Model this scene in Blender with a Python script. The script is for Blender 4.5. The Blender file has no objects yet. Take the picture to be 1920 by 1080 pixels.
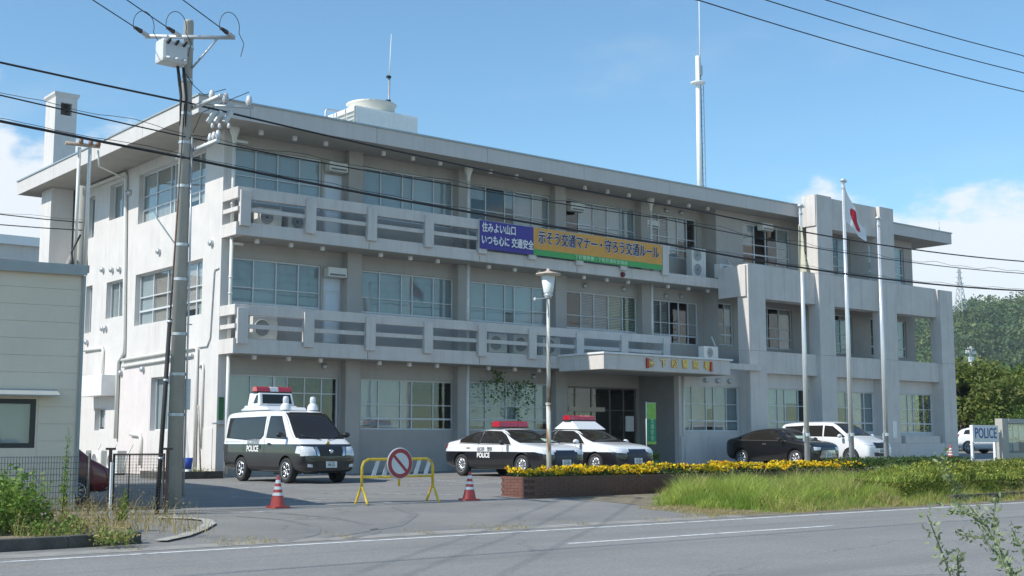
import bpy, bmesh, math, random
import numpy as np
from mathutils import Vector, Matrix
from mathutils.bvhtree import BVHTree
random.seed(7); RNG = np.random.default_rng(7)
scene = bpy.context.scene
COL = scene.collection
R = math.radians

# ------------------------------------------------------------------ camera
cam_d = bpy.data.cameras.new('camera'); cam = bpy.data.objects.new('camera', cam_d); COL.objects.link(cam)
CAM = Vector((-17.4521, -34.8433, 1.0985)); YAW, PIT = .6824, .1211
fw = Vector((math.sin(YAW)*math.cos(PIT), math.cos(YAW)*math.cos(PIT), math.sin(PIT)))
rt = Vector((math.cos(YAW), -math.sin(YAW), 0)); up = rt.cross(fw)
m = Matrix((rt, up, -fw)).transposed().to_4x4(); m.translation = CAM
cam.matrix_world = m
cam_d.sensor_width = 36; cam_d.lens = 2365.57/1920*36
cam_d.clip_start = .2; cam_d.clip_end = 9000
scene.camera = cam

# ------------------------------------------------------------------ sky, sun, exposure
SUN_EL, SUN_OFF = 42.8, 7.5
world = bpy.data.worlds.new('World'); scene.world = world; world.use_nodes = True
nt = world.node_tree; nt.nodes.clear()
def N(t, typ, **kw):
    n = t.nodes.new(typ)
    for k, v in kw.items(): setattr(n, k, v)
    return n
out = N(nt, 'ShaderNodeOutputWorld'); bg = N(nt, 'ShaderNodeBackground')
sky = N(nt, 'ShaderNodeTexSky', sky_type='NISHITA', sun_disc=False)
sky.sun_elevation = R(SUN_EL); sky.sun_rotation = R(-90+SUN_OFF)
sky.altitude = 10; sky.air_density = 1.0; sky.dust_density = .12; sky.ozone_density = 2.6
SKY_STRENGTH = .142
bg.inputs['Strength'].default_value = SKY_STRENGTH
tc = N(nt, 'ShaderNodeTexCoord')
mp = N(nt, 'ShaderNodeMapping'); mp.inputs['Scale'].default_value = (1, 1, 1.9)
nt.links.new(tc.outputs['Generated'], mp.inputs['Vector'])
nz = N(nt, 'ShaderNodeTexNoise'); nz.inputs['Scale'].default_value = 9.0; nz.inputs['Detail'].default_value = 9; nz.inputs['Roughness'].default_value = .58
nt.links.new(mp.outputs['Vector'], nz.inputs['Vector'])
# cumulus heads standing round the horizon, each a soft lobe broken up by the noise
LOBES = [((.31,.935,.165),.085),((.26,.95,.19),.07),((.835,.53,.125),.085),((.815,.56,.140),.06),((.868,.48,.118),.085),
         ((.9,.42,.10),.08),((.1,.98,.14),.10),((-.25,.95,.12),.10),((-.7,.68,.13),.12),((-.97,.15,.14),.1),((-.8,-.55,.16),.12),
         ((-.3,-.93,.15),.12),((.25,-.94,.16),.13),((.7,-.68,.14),.12),((.97,-.2,.13),.1)]
prev = None
for d, s in LOBES:
    v = Vector(d).normalized()
    vm = N(nt, 'ShaderNodeVectorMath', operation='DISTANCE'); vm.inputs[1].default_value = v
    nt.links.new(tc.outputs['Generated'], vm.inputs[0])
    mr = N(nt, 'ShaderNodeMapRange'); mr.inputs['From Min'].default_value = 0; mr.inputs['From Max'].default_value = s*1.55
    mr.inputs['To Min'].default_value = 1; mr.inputs['To Max'].default_value = 0
    nt.links.new(vm.outputs['Value'], mr.inputs['Value'])
    if prev is None: prev = mr.outputs[0]
    else:
        mx = N(nt, 'ShaderNodeMath', operation='MAXIMUM'); nt.links.new(prev, mx.inputs[0]); nt.links.new(mr.outputs[0], mx.inputs[1]); prev = mx.outputs[0]
ad = N(nt, 'ShaderNodeMath', operation='MULTIPLY_ADD'); ad.inputs[1].default_value = .62
nt.links.new(prev, ad.inputs[0]); nt.links.new(nz.outputs['Fac'], ad.inputs[2])
cm = N(nt, 'ShaderNodeMapRange', interpolation_type='SMOOTHSTEP'); cm.inputs['From Min'].default_value = .71; cm.inputs['From Max'].default_value = .87
nt.links.new(ad.outputs[0], cm.inputs['Value'])
# thin cirrus veil over the whole sky
mp2 = N(nt, 'ShaderNodeMapping'); mp2.inputs['Scale'].default_value = (2.2, 1.2, 5); mp2.inputs['Rotation'].default_value = (.4, .3, .5)
nt.links.new(tc.outputs['Generated'], mp2.inputs['Vector'])
nz2 = N(nt, 'ShaderNodeTexNoise'); nz2.inputs['Scale'].default_value = 2.1; nz2.inputs['Detail'].default_value = 8; nz2.inputs['Roughness'].default_value = .6
nt.links.new(mp2.outputs['Vector'], nz2.inputs['Vector'])
cm2 = N(nt, 'ShaderNodeMapRange', interpolation_type='SMOOTHSTEP'); cm2.inputs['From Min'].default_value = .54; cm2.inputs['From Max'].default_value = .80; cm2.inputs['To Max'].default_value = .22
nt.links.new(nz2.outputs['Fac'], cm2.inputs['Value'])
tint = N(nt, 'ShaderNodeMixRGB', blend_type='MULTIPLY'); tint.inputs['Fac'].default_value = 1; tint.inputs['Color2'].default_value = (.90, 1.16, 1.18, 1)
nt.links.new(sky.outputs['Color'], tint.inputs['Color1'])
mixc = N(nt, 'ShaderNodeMixRGB'); mixc.inputs['Color2'].default_value = (5.4, 5.8, 6.2, 1)
nt.links.new(cm2.outputs[0], mixc.inputs['Fac']); nt.links.new(tint.outputs[0], mixc.inputs['Color1'])
mixd = N(nt, 'ShaderNodeMixRGB'); mixd.inputs['Color2'].default_value = (6.6, 6.7, 6.8, 1)
sc2 = N(nt, 'ShaderNodeMath', operation='MULTIPLY'); sc2.inputs[1].default_value = .85
nt.links.new(cm.outputs[0], sc2.inputs[0]); nt.links.new(sc2.outputs[0], mixd.inputs['Fac']); nt.links.new(mixc.outputs[0], mixd.inputs['Color1'])
nt.links.new(mixd.outputs[0], bg.inputs['Color']); nt.links.new(bg.outputs[0], out.inputs['Surface'])

sun_d = bpy.data.lights.new('sun', 'SUN'); sun = bpy.data.objects.new('sun', sun_d); COL.objects.link(sun)
sun_d.energy = 4.5; sun_d.angle = R(.53); sun_d.color = (1, .96, .89)
to_sun = Vector((-math.cos(R(SUN_OFF))*math.cos(R(SUN_EL)), math.sin(R(SUN_OFF))*math.cos(R(SUN_EL)), math.sin(R(SUN_EL))))
sun.rotation_euler = to_sun.to_track_quat('Z', 'Y').to_euler(); sun.location = (-30, 10, 40)
vs = scene.view_settings; vs.view_transform = 'Standard'; vs.look = 'None'; vs.gamma = 1; vs.exposure = 0.13; vs.use_curve_mapping = False

# ------------------------------------------------------------------ helpers
def tag(o, label=None, cat=None, group=None, kind=None):
    if label: o['label'] = label
    if cat: o['category'] = cat
    if group: o['group'] = group
    if kind: o['kind'] = kind
    return o
def empty(name, loc=(0, 0, 0), rz=0, label=None, cat=None, group=None, parent=None):
    o = bpy.data.objects.new(name, None); COL.objects.link(o); o.empty_display_size = .2
    o.location = loc; o.rotation_euler = (0, 0, rz); o.parent = parent
    return tag(o, label, cat, group)
MATS = {}
def mat(name, col, rough=.6, var=.08, scale=3, metal=0, coat=0, streak=0, bump=0, bscale=60, spec=.5, fine=0, emit=None, trans=0, alpha=1, dirtz=None):
    if name in MATS: return MATS[name]
    M = bpy.data.materials.new(name); M.use_nodes = True; t = M.node_tree; p = t.nodes['Principled BSDF']
    p.inputs['Roughness'].default_value = rough; p.inputs['Metallic'].default_value = metal
    p.inputs['Specular IOR Level'].default_value = spec; p.inputs['Coat Weight'].default_value = coat; p.inputs['Coat Roughness'].default_value = .04
    if trans: p.inputs['Transmission Weight'].default_value = trans
    c = (*col, 1)
    if var or streak or fine:
        g = N(t, 'ShaderNodeNewGeometry')
        nz = N(t, 'ShaderNodeTexNoise'); nz.inputs['Scale'].default_value = scale; nz.inputs['Detail'].default_value = 6; nz.inputs['Roughness'].default_value = .6
        t.links.new(g.outputs['Position'], nz.inputs['Vector'])
        mr = N(t, 'ShaderNodeMapRange'); mr.inputs['From Min'].default_value = .3; mr.inputs['From Max'].default_value = .7
        mr.inputs['To Min'].default_value = 1-var; mr.inputs['To Max'].default_value = 1+var
        t.links.new(nz.outputs['Fac'], mr.inputs['Value']); val = mr.outputs[0]
        if streak:
            mp = N(t, 'ShaderNodeMapping'); mp.inputs['Scale'].default_value = (5.5, 5.5, .35); t.links.new(g.outputs['Position'], mp.inputs['Vector'])
            n2 = N(t, 'ShaderNodeTexNoise'); n2.inputs['Scale'].default_value = 1; n2.inputs['Detail'].default_value = 7; n2.inputs['Roughness'].default_value = .65; t.links.new(mp.outputs[0], n2.inputs['Vector'])
            m2 = N(t, 'ShaderNodeMapRange'); m2.inputs['From Min'].default_value = .5; m2.inputs['From Max'].default_value = .8; m2.inputs['To Min'].default_value = 1; m2.inputs['To Max'].default_value = 1-streak
            t.links.new(n2.outputs['Fac'], m2.inputs['Value'])
            mu = N(t, 'ShaderNodeMath', operation='MULTIPLY'); t.links.new(val, mu.inputs[0]); t.links.new(m2.outputs[0], mu.inputs[1]); val = mu.outputs[0]
        if fine:
            n3 = N(t, 'ShaderNodeTexNoise'); n3.inputs['Scale'].default_value = 34; n3.inputs['Detail'].default_value = 5; n3.inputs['Roughness'].default_value = .75; t.links.new(g.outputs['Position'], n3.inputs['Vector'])
            m3 = N(t, 'ShaderNodeMapRange'); m3.inputs['From Min'].default_value = .3; m3.inputs['From Max'].default_value = .7; m3.inputs['To Min'].default_value = 1-fine; m3.inputs['To Max'].default_value = 1+fine
            t.links.new(n3.outputs['Fac'], m3.inputs['Value'])
            mu = N(t, 'ShaderNodeMath', operation='MULTIPLY'); t.links.new(val, mu.inputs[0]); t.links.new(m3.outputs[0], mu.inputs[1]); val = mu.outputs[0]
        vm = N(t, 'ShaderNodeVectorMath', operation='SCALE'); vm.inputs[0].default_value = col
        t.links.new(val, vm.inputs['Scale']); t.links.new(vm.outputs[0], p.inputs['Base Color'])
    else: p.inputs['Base Color'].default_value = c
    if bump:
        g2 = N(t, 'ShaderNodeNewGeometry')
        nb = N(t, 'ShaderNodeTexNoise'); nb.inputs['Scale'].default_value = bscale; nb.inputs['Detail'].default_value = 4; t.links.new(g2.outputs['Position'], nb.inputs['Vector'])
        b = N(t, 'ShaderNodeBump'); b.inputs['Strength'].default_value = bump; b.inputs['Distance'].default_value = .02
        t.links.new(nb.outputs['Fac'], b.inputs['Height']); t.links.new(b.outputs[0], p.inputs['Normal'])
    if emit:
        p.inputs['Emission Color'].default_value = (*emit[0], 1); p.inputs['Emission Strength'].default_value = emit[1]
    MATS[name] = M; return M
def glass(name, tint=(.86, .88, .87), refl=.9, rough=.015):
    if name in MATS: return MATS[name]
    M = bpy.data.materials.new(name); M.use_nodes = True; t = M.node_tree; t.nodes.clear()
    o = N(t, 'ShaderNodeOutputMaterial'); mx = N(t, 'ShaderNodeMixShader'); tr = N(t, 'ShaderNodeBsdfTransparent'); gl = N(t, 'ShaderNodeBsdfGlossy')
    tr.inputs['Color'].default_value = (*tint, 1); gl.inputs['Roughness'].default_value = rough; gl.inputs['Color'].default_value = (refl, refl, refl, 1)
    lw = N(t, 'ShaderNodeLayerWeight'); lw.inputs['Blend'].default_value = .5
    pw = N(t, 'ShaderNodeMath', operation='POWER'); pw.inputs[1].default_value = 4.0; t.links.new(lw.outputs['Facing'], pw.inputs[0])
    f = N(t, 'ShaderNodeMath', operation='MULTIPLY_ADD'); f.inputs[1].default_value = .85; f.inputs[2].default_value = .055; t.links.new(pw.outputs[0], f.inputs[0])
    g = N(t, 'ShaderNodeNewGeometry'); nz = N(t, 'ShaderNodeTexNoise'); nz.inputs['Scale'].default_value = 1.1; nz.inputs['Detail'].default_value = 1
    t.links.new(g.outputs['Position'], nz.inputs['Vector'])
    b = N(t, 'ShaderNodeBump'); b.inputs['Strength'].default_value = .05; b.inputs['Distance'].default_value = .05; t.links.new(nz.outputs['Fac'], b.inputs['Height']); t.links.new(b.outputs[0], gl.inputs['Normal'])
    t.links.new(f.outputs[0], mx.inputs[0]); t.links.new(tr.outputs[0], mx.inputs[1]); t.links.new(gl.outputs[0], mx.inputs[2]); t.links.new(mx.outputs[0], o.inputs['Surface'])
    MATS[name] = M; return M

class MB:
    """collects geometry for one mesh object"""
    def __init__(s): s.v = []; s.f = []; s.mi = []; s.sm = []
    def face(s, pts, mi=0, smooth=False):
        b = len(s.v); s.v += [tuple(p) for p in pts]; s.f.append(tuple(range(b, b+len(pts)))); s.mi.append(mi); s.sm.append(smooth); return s
    def raw(s, vs_, fs, mi=0, smooth=False):
        b = len(s.v); s.v += [tuple(p) for p in vs_]
        for f in fs: s.f.append(tuple(i+b for i in f)); s.mi.append(mi); s.sm.append(smooth)
        return s
    def box(s, x0, x1, y0, y1, z0, z1, mi=0):
        return s.raw([(x0,y0,z0),(x1,y0,z0),(x1,y1,z0),(x0,y1,z0),(x0,y0,z1),(x1,y0,z1),(x1,y1,z1),(x0,y1,z1)],
              [(0,3,2,1),(4,5,6,7),(0,1,5,4),(1,2,6,5),(2,3,7,6),(3,0,4,7)], mi)
    def cyl(s, p0, p1, r0, r1=None, n=12, cap=True, mi=0):
        r1 = r0 if r1 is None else r1; p0 = Vector(p0); p1 = Vector(p1); d = (p1-p0).normalized()
        a = d.orthogonal().normalized(); b = d.cross(a); vs_ = []
        for p, r in ((p0, r0), (p1, r1)):
            for i in range(n):
                t = 2*math.pi*i/n; vs_.append(p+a*math.cos(t)*r+b*math.sin(t)*r)
        s.raw(vs_, [(i, (i+1) % n, n+(i+1) % n, n+i) for i in range(n)], mi, True)
        if cap: s.raw(vs_[:n], [tuple(range(n-1, -1, -1))], mi); s.raw(vs_[n:], [tuple(range(n))], mi)
        return s
    def tube(s, pts, r, n=8, mi=0):
        pts = [Vector(p) for p in pts]; rings = []; a = None
        for i, p in enumerate(pts):
            d = ((pts[min(i+1, len(pts)-1)]-pts[max(i-1, 0)])).normalized()
            if a is None: a = d.orthogonal().normalized()
            else: a = (a-d*a.dot(d)).normalized()
            b = d.cross(a); rr = r[i] if isinstance(r, (list, tuple)) else r
            rings += [p+a*math.cos(2*math.pi*k/n)*rr+b*math.sin(2*math.pi*k/n)*rr for k in range(n)]
        fs = [(i*n+k, i*n+(k+1) % n, (i+1)*n+(k+1) % n, (i+1)*n+k) for i in range(len(pts)-1) for k in range(n)]
        s.raw(rings, fs, mi, True); s.raw(rings[:n], [tuple(range(n-1, -1, -1))], mi); s.raw(rings[-n:], [tuple(range(n))], mi)
        return s
    def lathe(s, prof, c=(0, 0, 0), n=20, axis='z', mi=0, smooth=True):
        c = Vector(c); vs_ = []
        for r, h in prof:
            for i in range(n):
                t = 2*math.pi*i/n
                q = {'z': (r*math.cos(t), r*math.sin(t), h), 'y': (r*math.cos(t), h, -r*math.sin(t)), 'x': (h, r*math.cos(t), r*math.sin(t))}[axis]
                vs_.append(c+Vector(q))
        fs = [(j*n+i, j*n+(i+1) % n, (j+1)*n+(i+1) % n, (j+1)*n+i) for j in range(len(prof)-1) for i in range(n)]
        return s.raw(vs_, fs, mi, smooth)
    def prism(s, poly, axis, a, b, mi=0):
        """poly of 2D points extruded along axis from a to b"""
        f3 = {'x': lambda u, w, h: (h, u, w), 'y': lambda u, w, h: (u, h, w), 'z': lambda u, w, h: (u, w, h)}[axis]
        n = len(poly); vs_ = [f3(u, w, a) for u, w in poly]+[f3(u, w, b) for u, w in poly]
        return s.raw(vs_, [tuple(range(n-1, -1, -1)), tuple(range(n, 2*n))]+[(i, (i+1) % n, n+(i+1) % n, n+i) for i in range(n)], mi)
    def build(s, name, mats, parent=None, loc=None, rz=None, fix=True, bevel=0):
        me = bpy.data.meshes.new(name); me.from_pydata(s.v, [], s.f)
        for M in (mats if isinstance(mats, (list, tuple)) else [mats]): me.materials.append(M)
        me.polygons.foreach_set('material_index', s.mi); me.polygons.foreach_set('use_smooth', s.sm)
        if fix:
            bm = bmesh.new(); bm.from_mesh(me); bmesh.ops.remove_doubles(bm, verts=bm.verts, dist=1e-5); bmesh.ops.recalc_face_normals(bm, faces=bm.faces)
            if bevel: bmesh.ops.bevel(bm, geom=[e for e in bm.edges if e.calc_face_angle(0) > .6], offset=bevel, segments=2, affect='EDGES', profile=.6)
            bm.to_mesh(me); bm.free()
        o = bpy.data.objects.new(name, me); COL.objects.link(o); o.parent = parent
        if loc is not None: o.location = loc
        if rz is not None: o.rotation_euler = (0, 0, rz)
        return o
def B(name, M, parent, *a, bevel=0): return MB().box(*a).build(name, M, parent, bevel=bevel)
def share(src, parent=None, loc=None, rot=None):
    o = src.copy(); COL.objects.link(o); o.parent = parent
    if loc is not None: o.location = loc
    if rot is not None: o.rotation_euler = rot
    return o
def copy_tree(o, parent=None):
    c = o.copy(); COL.objects.link(c); c.parent = parent
    for ch in o.children: copy_tree(ch, c)
    return c
def text_mesh(name, s, size, M, parent, mw, extrude=.004, align='CENTER', sx=1.0, spacing=1.0, bold=0):
    """flat lettering: mw places the text's own x-y plane (its centre at the origin)"""
    cu = bpy.data.curves.new(name, 'FONT'); cu.body = s; cu.size = size; cu.extrude = extrude; cu.align_x = align; cu.align_y = 'CENTER'; cu.space_character = spacing; cu.resolution_u = 3
    to = bpy.data.objects.new(name, cu); COL.objects.link(to)
    dg = bpy.context.evaluated_depsgraph_get(); me = bpy.data.meshes.new_from_object(to.evaluated_get(dg))
    bpy.data.objects.remove(to); bpy.data.curves.remove(cu)
    if bold:                                   # heavier strokes: shifted copies, each a hair above the last
        bm = bmesh.new(); k = 6 if bold < .02 else 10
        for i in range(k+1):
            m2 = me.copy(); r_ = bold if i else 0; m2.transform(Matrix.Translation((r_*math.cos(2*math.pi*i/k), r_*math.sin(2*math.pi*i/k), i*.0003))); bm.from_mesh(m2); bpy.data.meshes.remove(m2)
        bm.to_mesh(me); bm.free()
    me.transform(mw @ Matrix.Diagonal((sx, 1, 1, 1))); me.materials.clear(); me.materials.append(M); me.name = name
    o = bpy.data.objects.new(name, me); COL.objects.link(o); o.parent = parent
    return o
def MW(o, ux, uy):
    ux = Vector(ux).normalized(); uy = Vector(uy).normalized(); m = Matrix((ux, uy, ux.cross(uy))).transposed().to_4x4(); m.translation = Vector(o); return m
def fast_mesh(name, verts, faces, mats, mi=None, parent=None, smooth=False):
    """verts Nx3 array, faces MxK array"""
    me = bpy.data.meshes.new(name); n, k = faces.shape
    me.vertices.add(len(verts)); me.vertices.foreach_set('co', np.ascontiguousarray(verts, dtype=np.float32).ravel())
    me.loops.add(n*k); me.loops.foreach_set('vertex_index', np.ascontiguousarray(faces, dtype=np.int32).ravel())
    me.polygons.add(n); me.polygons.foreach_set('loop_start', np.arange(0, n*k, k, dtype=np.int32))
    for M in (mats if isinstance(mats, (list, tuple)) else [mats]): me.materials.append(M)
    if mi is not None: me.polygons.foreach_set('material_index', np.asarray(mi, dtype=np.int32))
    me.update(calc_edges=True); me.validate()
    o = bpy.data.objects.new(name, me); COL.objects.link(o); o.parent = parent
    return o
def G(x, y):
    t = min(max((y+18)/12, 0), 1); return -.4*(1-t)+.008*min(max(x, 0), 60)*t
# ------------------------------------------------------------------ materials
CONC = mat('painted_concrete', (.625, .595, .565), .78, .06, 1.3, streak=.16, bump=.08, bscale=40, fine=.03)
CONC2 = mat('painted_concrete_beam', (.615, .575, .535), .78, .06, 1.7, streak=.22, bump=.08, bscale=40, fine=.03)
CONCR = mat('recess_wall_shade_tone', (.43, .40, .365), .82, .06, 1.3, streak=.10, bump=.08, bscale=40, fine=.03)  # wall concrete darkened: recess shade is put into the colour
SOFF = mat('soffit_paint', (.36, .345, .31), .85, .08, 1.5, bump=.05, bscale=30)  # dim underside light of slabs and eaves is put into this dark colour
ALU = mat('aluminium_frame', (.62, .64, .65), .4, .05, 4, metal=.0)
GLS = glass('window_glass')
BLIND = mat('roller_blind', (.64, .70, .75), .8, .05, 2, streak=.08)
BLINDG = mat('green_grey_blind', (.49, .555, .60), .8, .06, 2)
BLINDP = mat('pinkish_curtain', (.66, .59, .58), .85, .1, 3, streak=.15)
BLSET = {'roller_blind': [BLIND, mat('grey_blind', (.54, .60, .66), .8, .06, 2, streak=.15), mat('cream_blind', (.60, .635, .66), .8, .06, 2, streak=.12)], 'green_grey_blind': [BLINDG, mat('sage_curtain', (.49, .53, .56), .85, .08, 3, streak=.22), mat('dull_curtain', (.42, .47, .51), .85, .08, 3, streak=.25)], 'pinkish_curtain': [BLINDP, mat('tan_curtain', (.52, .47, .45), .85, .1, 3, streak=.3)]}
WRND = random.Random(5)
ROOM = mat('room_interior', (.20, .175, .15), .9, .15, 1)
PVC = mat('pvc_downpipe', (.70, .69, .64), .45, .06, 3, streak=.12)
WHITE = mat('white_enamel', (.80, .80, .78), .4, .04, 5, streak=.06)
GREYM = mat('grey_galvanised', (.50, .52, .53), .38, .12, 6, metal=.55)
DARK = mat('dark_plastic', (.028, .028, .03), .5, .1, 10)
BLACKR = mat('black_rubber', (.022, .022, .023), .75, .15, 12)
FASC = mat('fascia_panel_paint', (.575, .545, .515), .7, .04, 1.1, streak=.13, fine=.02)
CAPM = mat('roof_edge_metal', (.36, .42, .43), .45, .08, 4, metal=.3)
ASPH = mat('lot_asphalt', (.235, .228, .214), .9, .13, .55, fine=.30, bump=.35, bscale=90)
ROADM = mat('road_asphalt', (.250, .243, .228), .88, .09, .4, fine=.36, bump=.4, bscale=110)
CONCG = mat('kerb_concrete', (.30, .285, .26), .9, .2, 3, fine=.15, bump=.3, bscale=50)
KERBD = mat('mossy_kerb', (.085, .08, .07), .92, .35, 4, fine=.2, bump=.4, bscale=30)
SOIL = mat('dry_soil', (.21, .175, .12), .95, .25, 2.5, fine=.3, bump=.5, bscale=40)
def worn_paint(name, col, under, lo=.42, hi=.60, sc=7):
    M = mat(name, col, .75, .06, 5)
    t = M.node_tree; p = t.nodes['Principled BSDF']; l = p.inputs['Base Color'].links[0]; src = l.from_socket
    g = N(t, 'ShaderNodeNewGeometry'); n = N(t, 'ShaderNodeTexNoise'); n.inputs['Scale'].default_value = sc; n.inputs['Detail'].default_value = 9; n.inputs['Roughness'].default_value = .72
    t.links.new(g.outputs['Position'], n.inputs['Vector'])
    mr = N(t, 'ShaderNodeMapRange'); mr.inputs['From Min'].default_value = lo; mr.inputs['From Max'].default_value = hi; t.links.new(n.outputs['Fac'], mr.inputs['Value'])
    mx = N(t, 'ShaderNodeMixRGB'); mx.inputs['Color1'].default_value = (*under, 1); t.links.new(mr.outputs[0], mx.inputs['Fac']); t.links.new(src, mx.inputs['Color2']); t.links.new(mx.outputs[0], p.inputs['Base Color'])
    return M
LINE = worn_paint('road_paint', (.66, .66, .64), (.19, .19, .19), .34, .50)
LINEW = worn_paint('worn_lot_paint', (.58, .58, .56), (.19, .188, .18), .42, .60)

# patchy repairs, tyre polish and sand on both asphalts
def patchy(M, scl, amount, tone):
    t = M.node_tree; p = t.nodes['Principled BSDF']; src = p.inputs['Base Color'].links[0].from_socket
    g = N(t, 'ShaderNodeNewGeometry'); mp = N(t, 'ShaderNodeMapping'); mp.inputs['Scale'].default_value = scl; t.links.new(g.outputs['Position'], mp.inputs['Vector'])
    n = N(t, 'ShaderNodeTexNoise'); n.inputs['Scale'].default_value = 1; n.inputs['Detail'].default_value = 8; n.inputs['Roughness'].default_value = .6; t.links.new(mp.outputs[0], n.inputs['Vector'])
    mr = N(t, 'ShaderNodeMapRange'); mr.inputs['From Min'].default_value = .48; mr.inputs['From Max'].default_value = .72; mr.inputs['To Max'].default_value = amount; t.links.new(n.outputs['Fac'], mr.inputs['Value'])
    mx = N(t, 'ShaderNodeMixRGB'); mx.inputs['Color2'].default_value = (*tone, 1); t.links.new(mr.outputs[0], mx.inputs['Fac']); t.links.new(src, mx.inputs['Color1']); t.links.new(mx.outputs[0], p.inputs['Base Color'])
patchy(ROADM, (.05, 1.1, 1), .75, (.19, .184, .172)); patchy(ASPH, (.25, .5, 1), .6, (.155, .152, .147)); patchy(ASPH, (.7, .9, 1), .35, (.26, .245, .21))

def cracks(M, scale, width, tone):
    t = M.node_tree; p = t.nodes['Principled BSDF']; src = p.inputs['Base Color'].links[0].from_socket
    g = N(t, 'ShaderNodeNewGeometry'); n = N(t, 'ShaderNodeTexNoise'); n.inputs['Scale'].default_value = 1.7; n.inputs['Detail'].default_value = 5; t.links.new(g.outputs['Position'], n.inputs['Vector'])
    va = N(t, 'ShaderNodeMixRGB', blend_type='LINEAR_LIGHT'); va.inputs['Fac'].default_value = .35; t.links.new(g.outputs['Position'], va.inputs['Color1']); t.links.new(n.outputs['Color'], va.inputs['Color2'])
    v = N(t, 'ShaderNodeTexVoronoi', feature='DISTANCE_TO_EDGE'); v.inputs['Scale'].default_value = scale; t.links.new(va.outputs[0], v.inputs['Vector'])
    mr = N(t, 'ShaderNodeMapRange'); mr.inputs['From Min'].default_value = 0; mr.inputs['From Max'].default_value = width; mr.inputs['To Min'].default_value = 1; mr.inputs['To Max'].default_value = 0; t.links.new(v.outputs['Distance'], mr.inputs['Value'])
    n2 = N(t, 'ShaderNodeTexNoise'); n2.inputs['Scale'].default_value = .5; t.links.new(g.outputs['Position'], n2.inputs['Vector']); m2 = N(t, 'ShaderNodeMapRange'); m2.inputs['From Min'].default_value = .45; m2.inputs['From Max'].default_value = .6; m2.inputs['To Max'].default_value = .5; t.links.new(n2.outputs['Fac'], m2.inputs['Value'])
    mu = N(t, 'ShaderNodeMath', operation='MULTIPLY'); t.links.new(mr.outputs[0], mu.inputs[0]); t.links.new(m2.outputs[0], mu.inputs[1])
    mx = N(t, 'ShaderNodeMixRGB'); mx.inputs['Color2'].default_value = (*tone, 1); t.links.new(mu.outputs[0], mx.inputs['Fac']); t.links.new(src, mx.inputs['Color1']); t.links.new(mx.outputs[0], p.inputs['Base Color'])
cracks(ASPH, .28, .010, (.07, .068, .062)); cracks(ROADM, .16, .006, (.09, .09, .088))
# ------------------------------------------------------------------ ground, road, markings
gx = [-4000, -900, -300, -120]+list(range(-60, 81, 4))+[120, 300, 900, 4000]
gy = [-4000, -900, -300, -100, -60, -40, -30]+[-24+1.0*i for i in range(30)]+[8, 12, 18, 30, 60, 120, 300, 900, 4000]
mb = MB(); nx, ny = len(gx), len(gy)
mb.raw([(x, y, G(x, y)) for y in gy for x in gx], [(j*nx+i, j*nx+i+1, (j+1)*nx+i+1, (j+1)*nx+i) for j in range(ny-1) for i in range(nx-1)])
tag(mb.build('ground', ASPH, fix=False), 'weathered grey asphalt lot in front of the station', kind='structure')
tag(MB().face([(-260, -28.2, -.396), (260, -28.2, -.396), (260, -18.05, -.396), (-260, -18.05, -.396)]).build('road', ROADM, fix=False), 'grey asphalt road across the foreground', kind='structure')
def strip(name, pts, w, M, dz, label, n=1):
    """painted strip following ground points"""
    mb = MB(); pts = [Vector((x, y, 0)) for x, y in pts]; L = []; Rr = []
    for i, p in enumerate(pts):
        d = (pts[min(i+1, len(pts)-1)]-pts[max(i-1, 0)]).normalized(); nrm = Vector((-d.y, d.x, 0))*w/2
        for lst, q in ((L, p+nrm), (Rr, p-nrm)): lst.append((q.x, q.y, (G(q.x, q.y) if q.y > -18.05 else -.396)+dz))
    for i in range(len(pts)-1): mb.face([Rr[i], Rr[i+1], L[i+1], L[i]])
    return tag(mb.build(name, M, fix=False), label, kind='structure')
def seg(a, b, n): return [(a[0]+(b[0]-a[0])*i/n, a[1]+(b[1]-a[1])*i/n) for i in range(n+1)]
strip('edge_line', seg((-60, -18.42), (120, -18.30), 60), .15, LINE, .004, 'white line along the far edge of the road')
for a in (-46.4, -33.6, -20.2, -4.9, 9.9, 23.0, 37):
    strip('centre_dash', seg((a, -20.7), (a+6.3, -20.7), 4), .14, LINE, .004, 'white dash in the middle of the road')
strip('gutter_strip', seg((-60, -17.78), (2.6, -17.72), 24), .42, CONCG, .004, 'sandy concrete gutter strip beside the road')
for a, b, w in (((-3.2, -12.35), (1.1, -12.2), .13), ((-6.6, -12.9), (-5.6, -13.0), .12), ((-4.6, -9.3), (-2.3, -11.0), .12), ((-3.9, -10.6), (-2.2, -12.0), .12),
                ((1.2, -7.4), (4.4, -7.7), .13), ((2.1, -6.2), (5.2, -6.3), .13), ((-2.2, -8.9), (.5, -10.6), .12), ((3.4, -2.6), (3.4, -7.2), .12), ((5.8, -2.6), (5.8, -7.4), .12), ((9.0, -2.6), (9.0, -7.4), .12), ((-1.9, -2.0), (-1.9, -6.0), .12)):
    strip('lot_marking', seg(a, b, 10), w, LINEW, .005, 'worn white parking line on the lot')

TYRE = worn_paint('tyre_rubber', (.15, .148, .143), (.225, .218, .205), .42, .72, 5)
for pts in ([(-6.6, -13.6), (-6.2, -14.6), (-6.3, -15.8), (-7.0, -17.0), (-8.0, -17.8)], [(-5.6, -13.3), (-5.2, -14.6), (-5.3, -15.9), (-5.9, -17.1), (-6.9, -17.9)], [(-2.8, -13.0), (-3.4, -14.6), (-5.0, -16.4), (-7.2, -17.6)]):
    P_ = [(np.interp(t, range(len(pts)), [p[0] for p in pts]), np.interp(t, range(len(pts)), [p[1] for p in pts])) for t in np.linspace(0, len(pts)-1, 24)]
    strip('tyre_mark', P_, .17, TYRE, .0045, 'dark curved tyre mark across the driveway')
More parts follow.
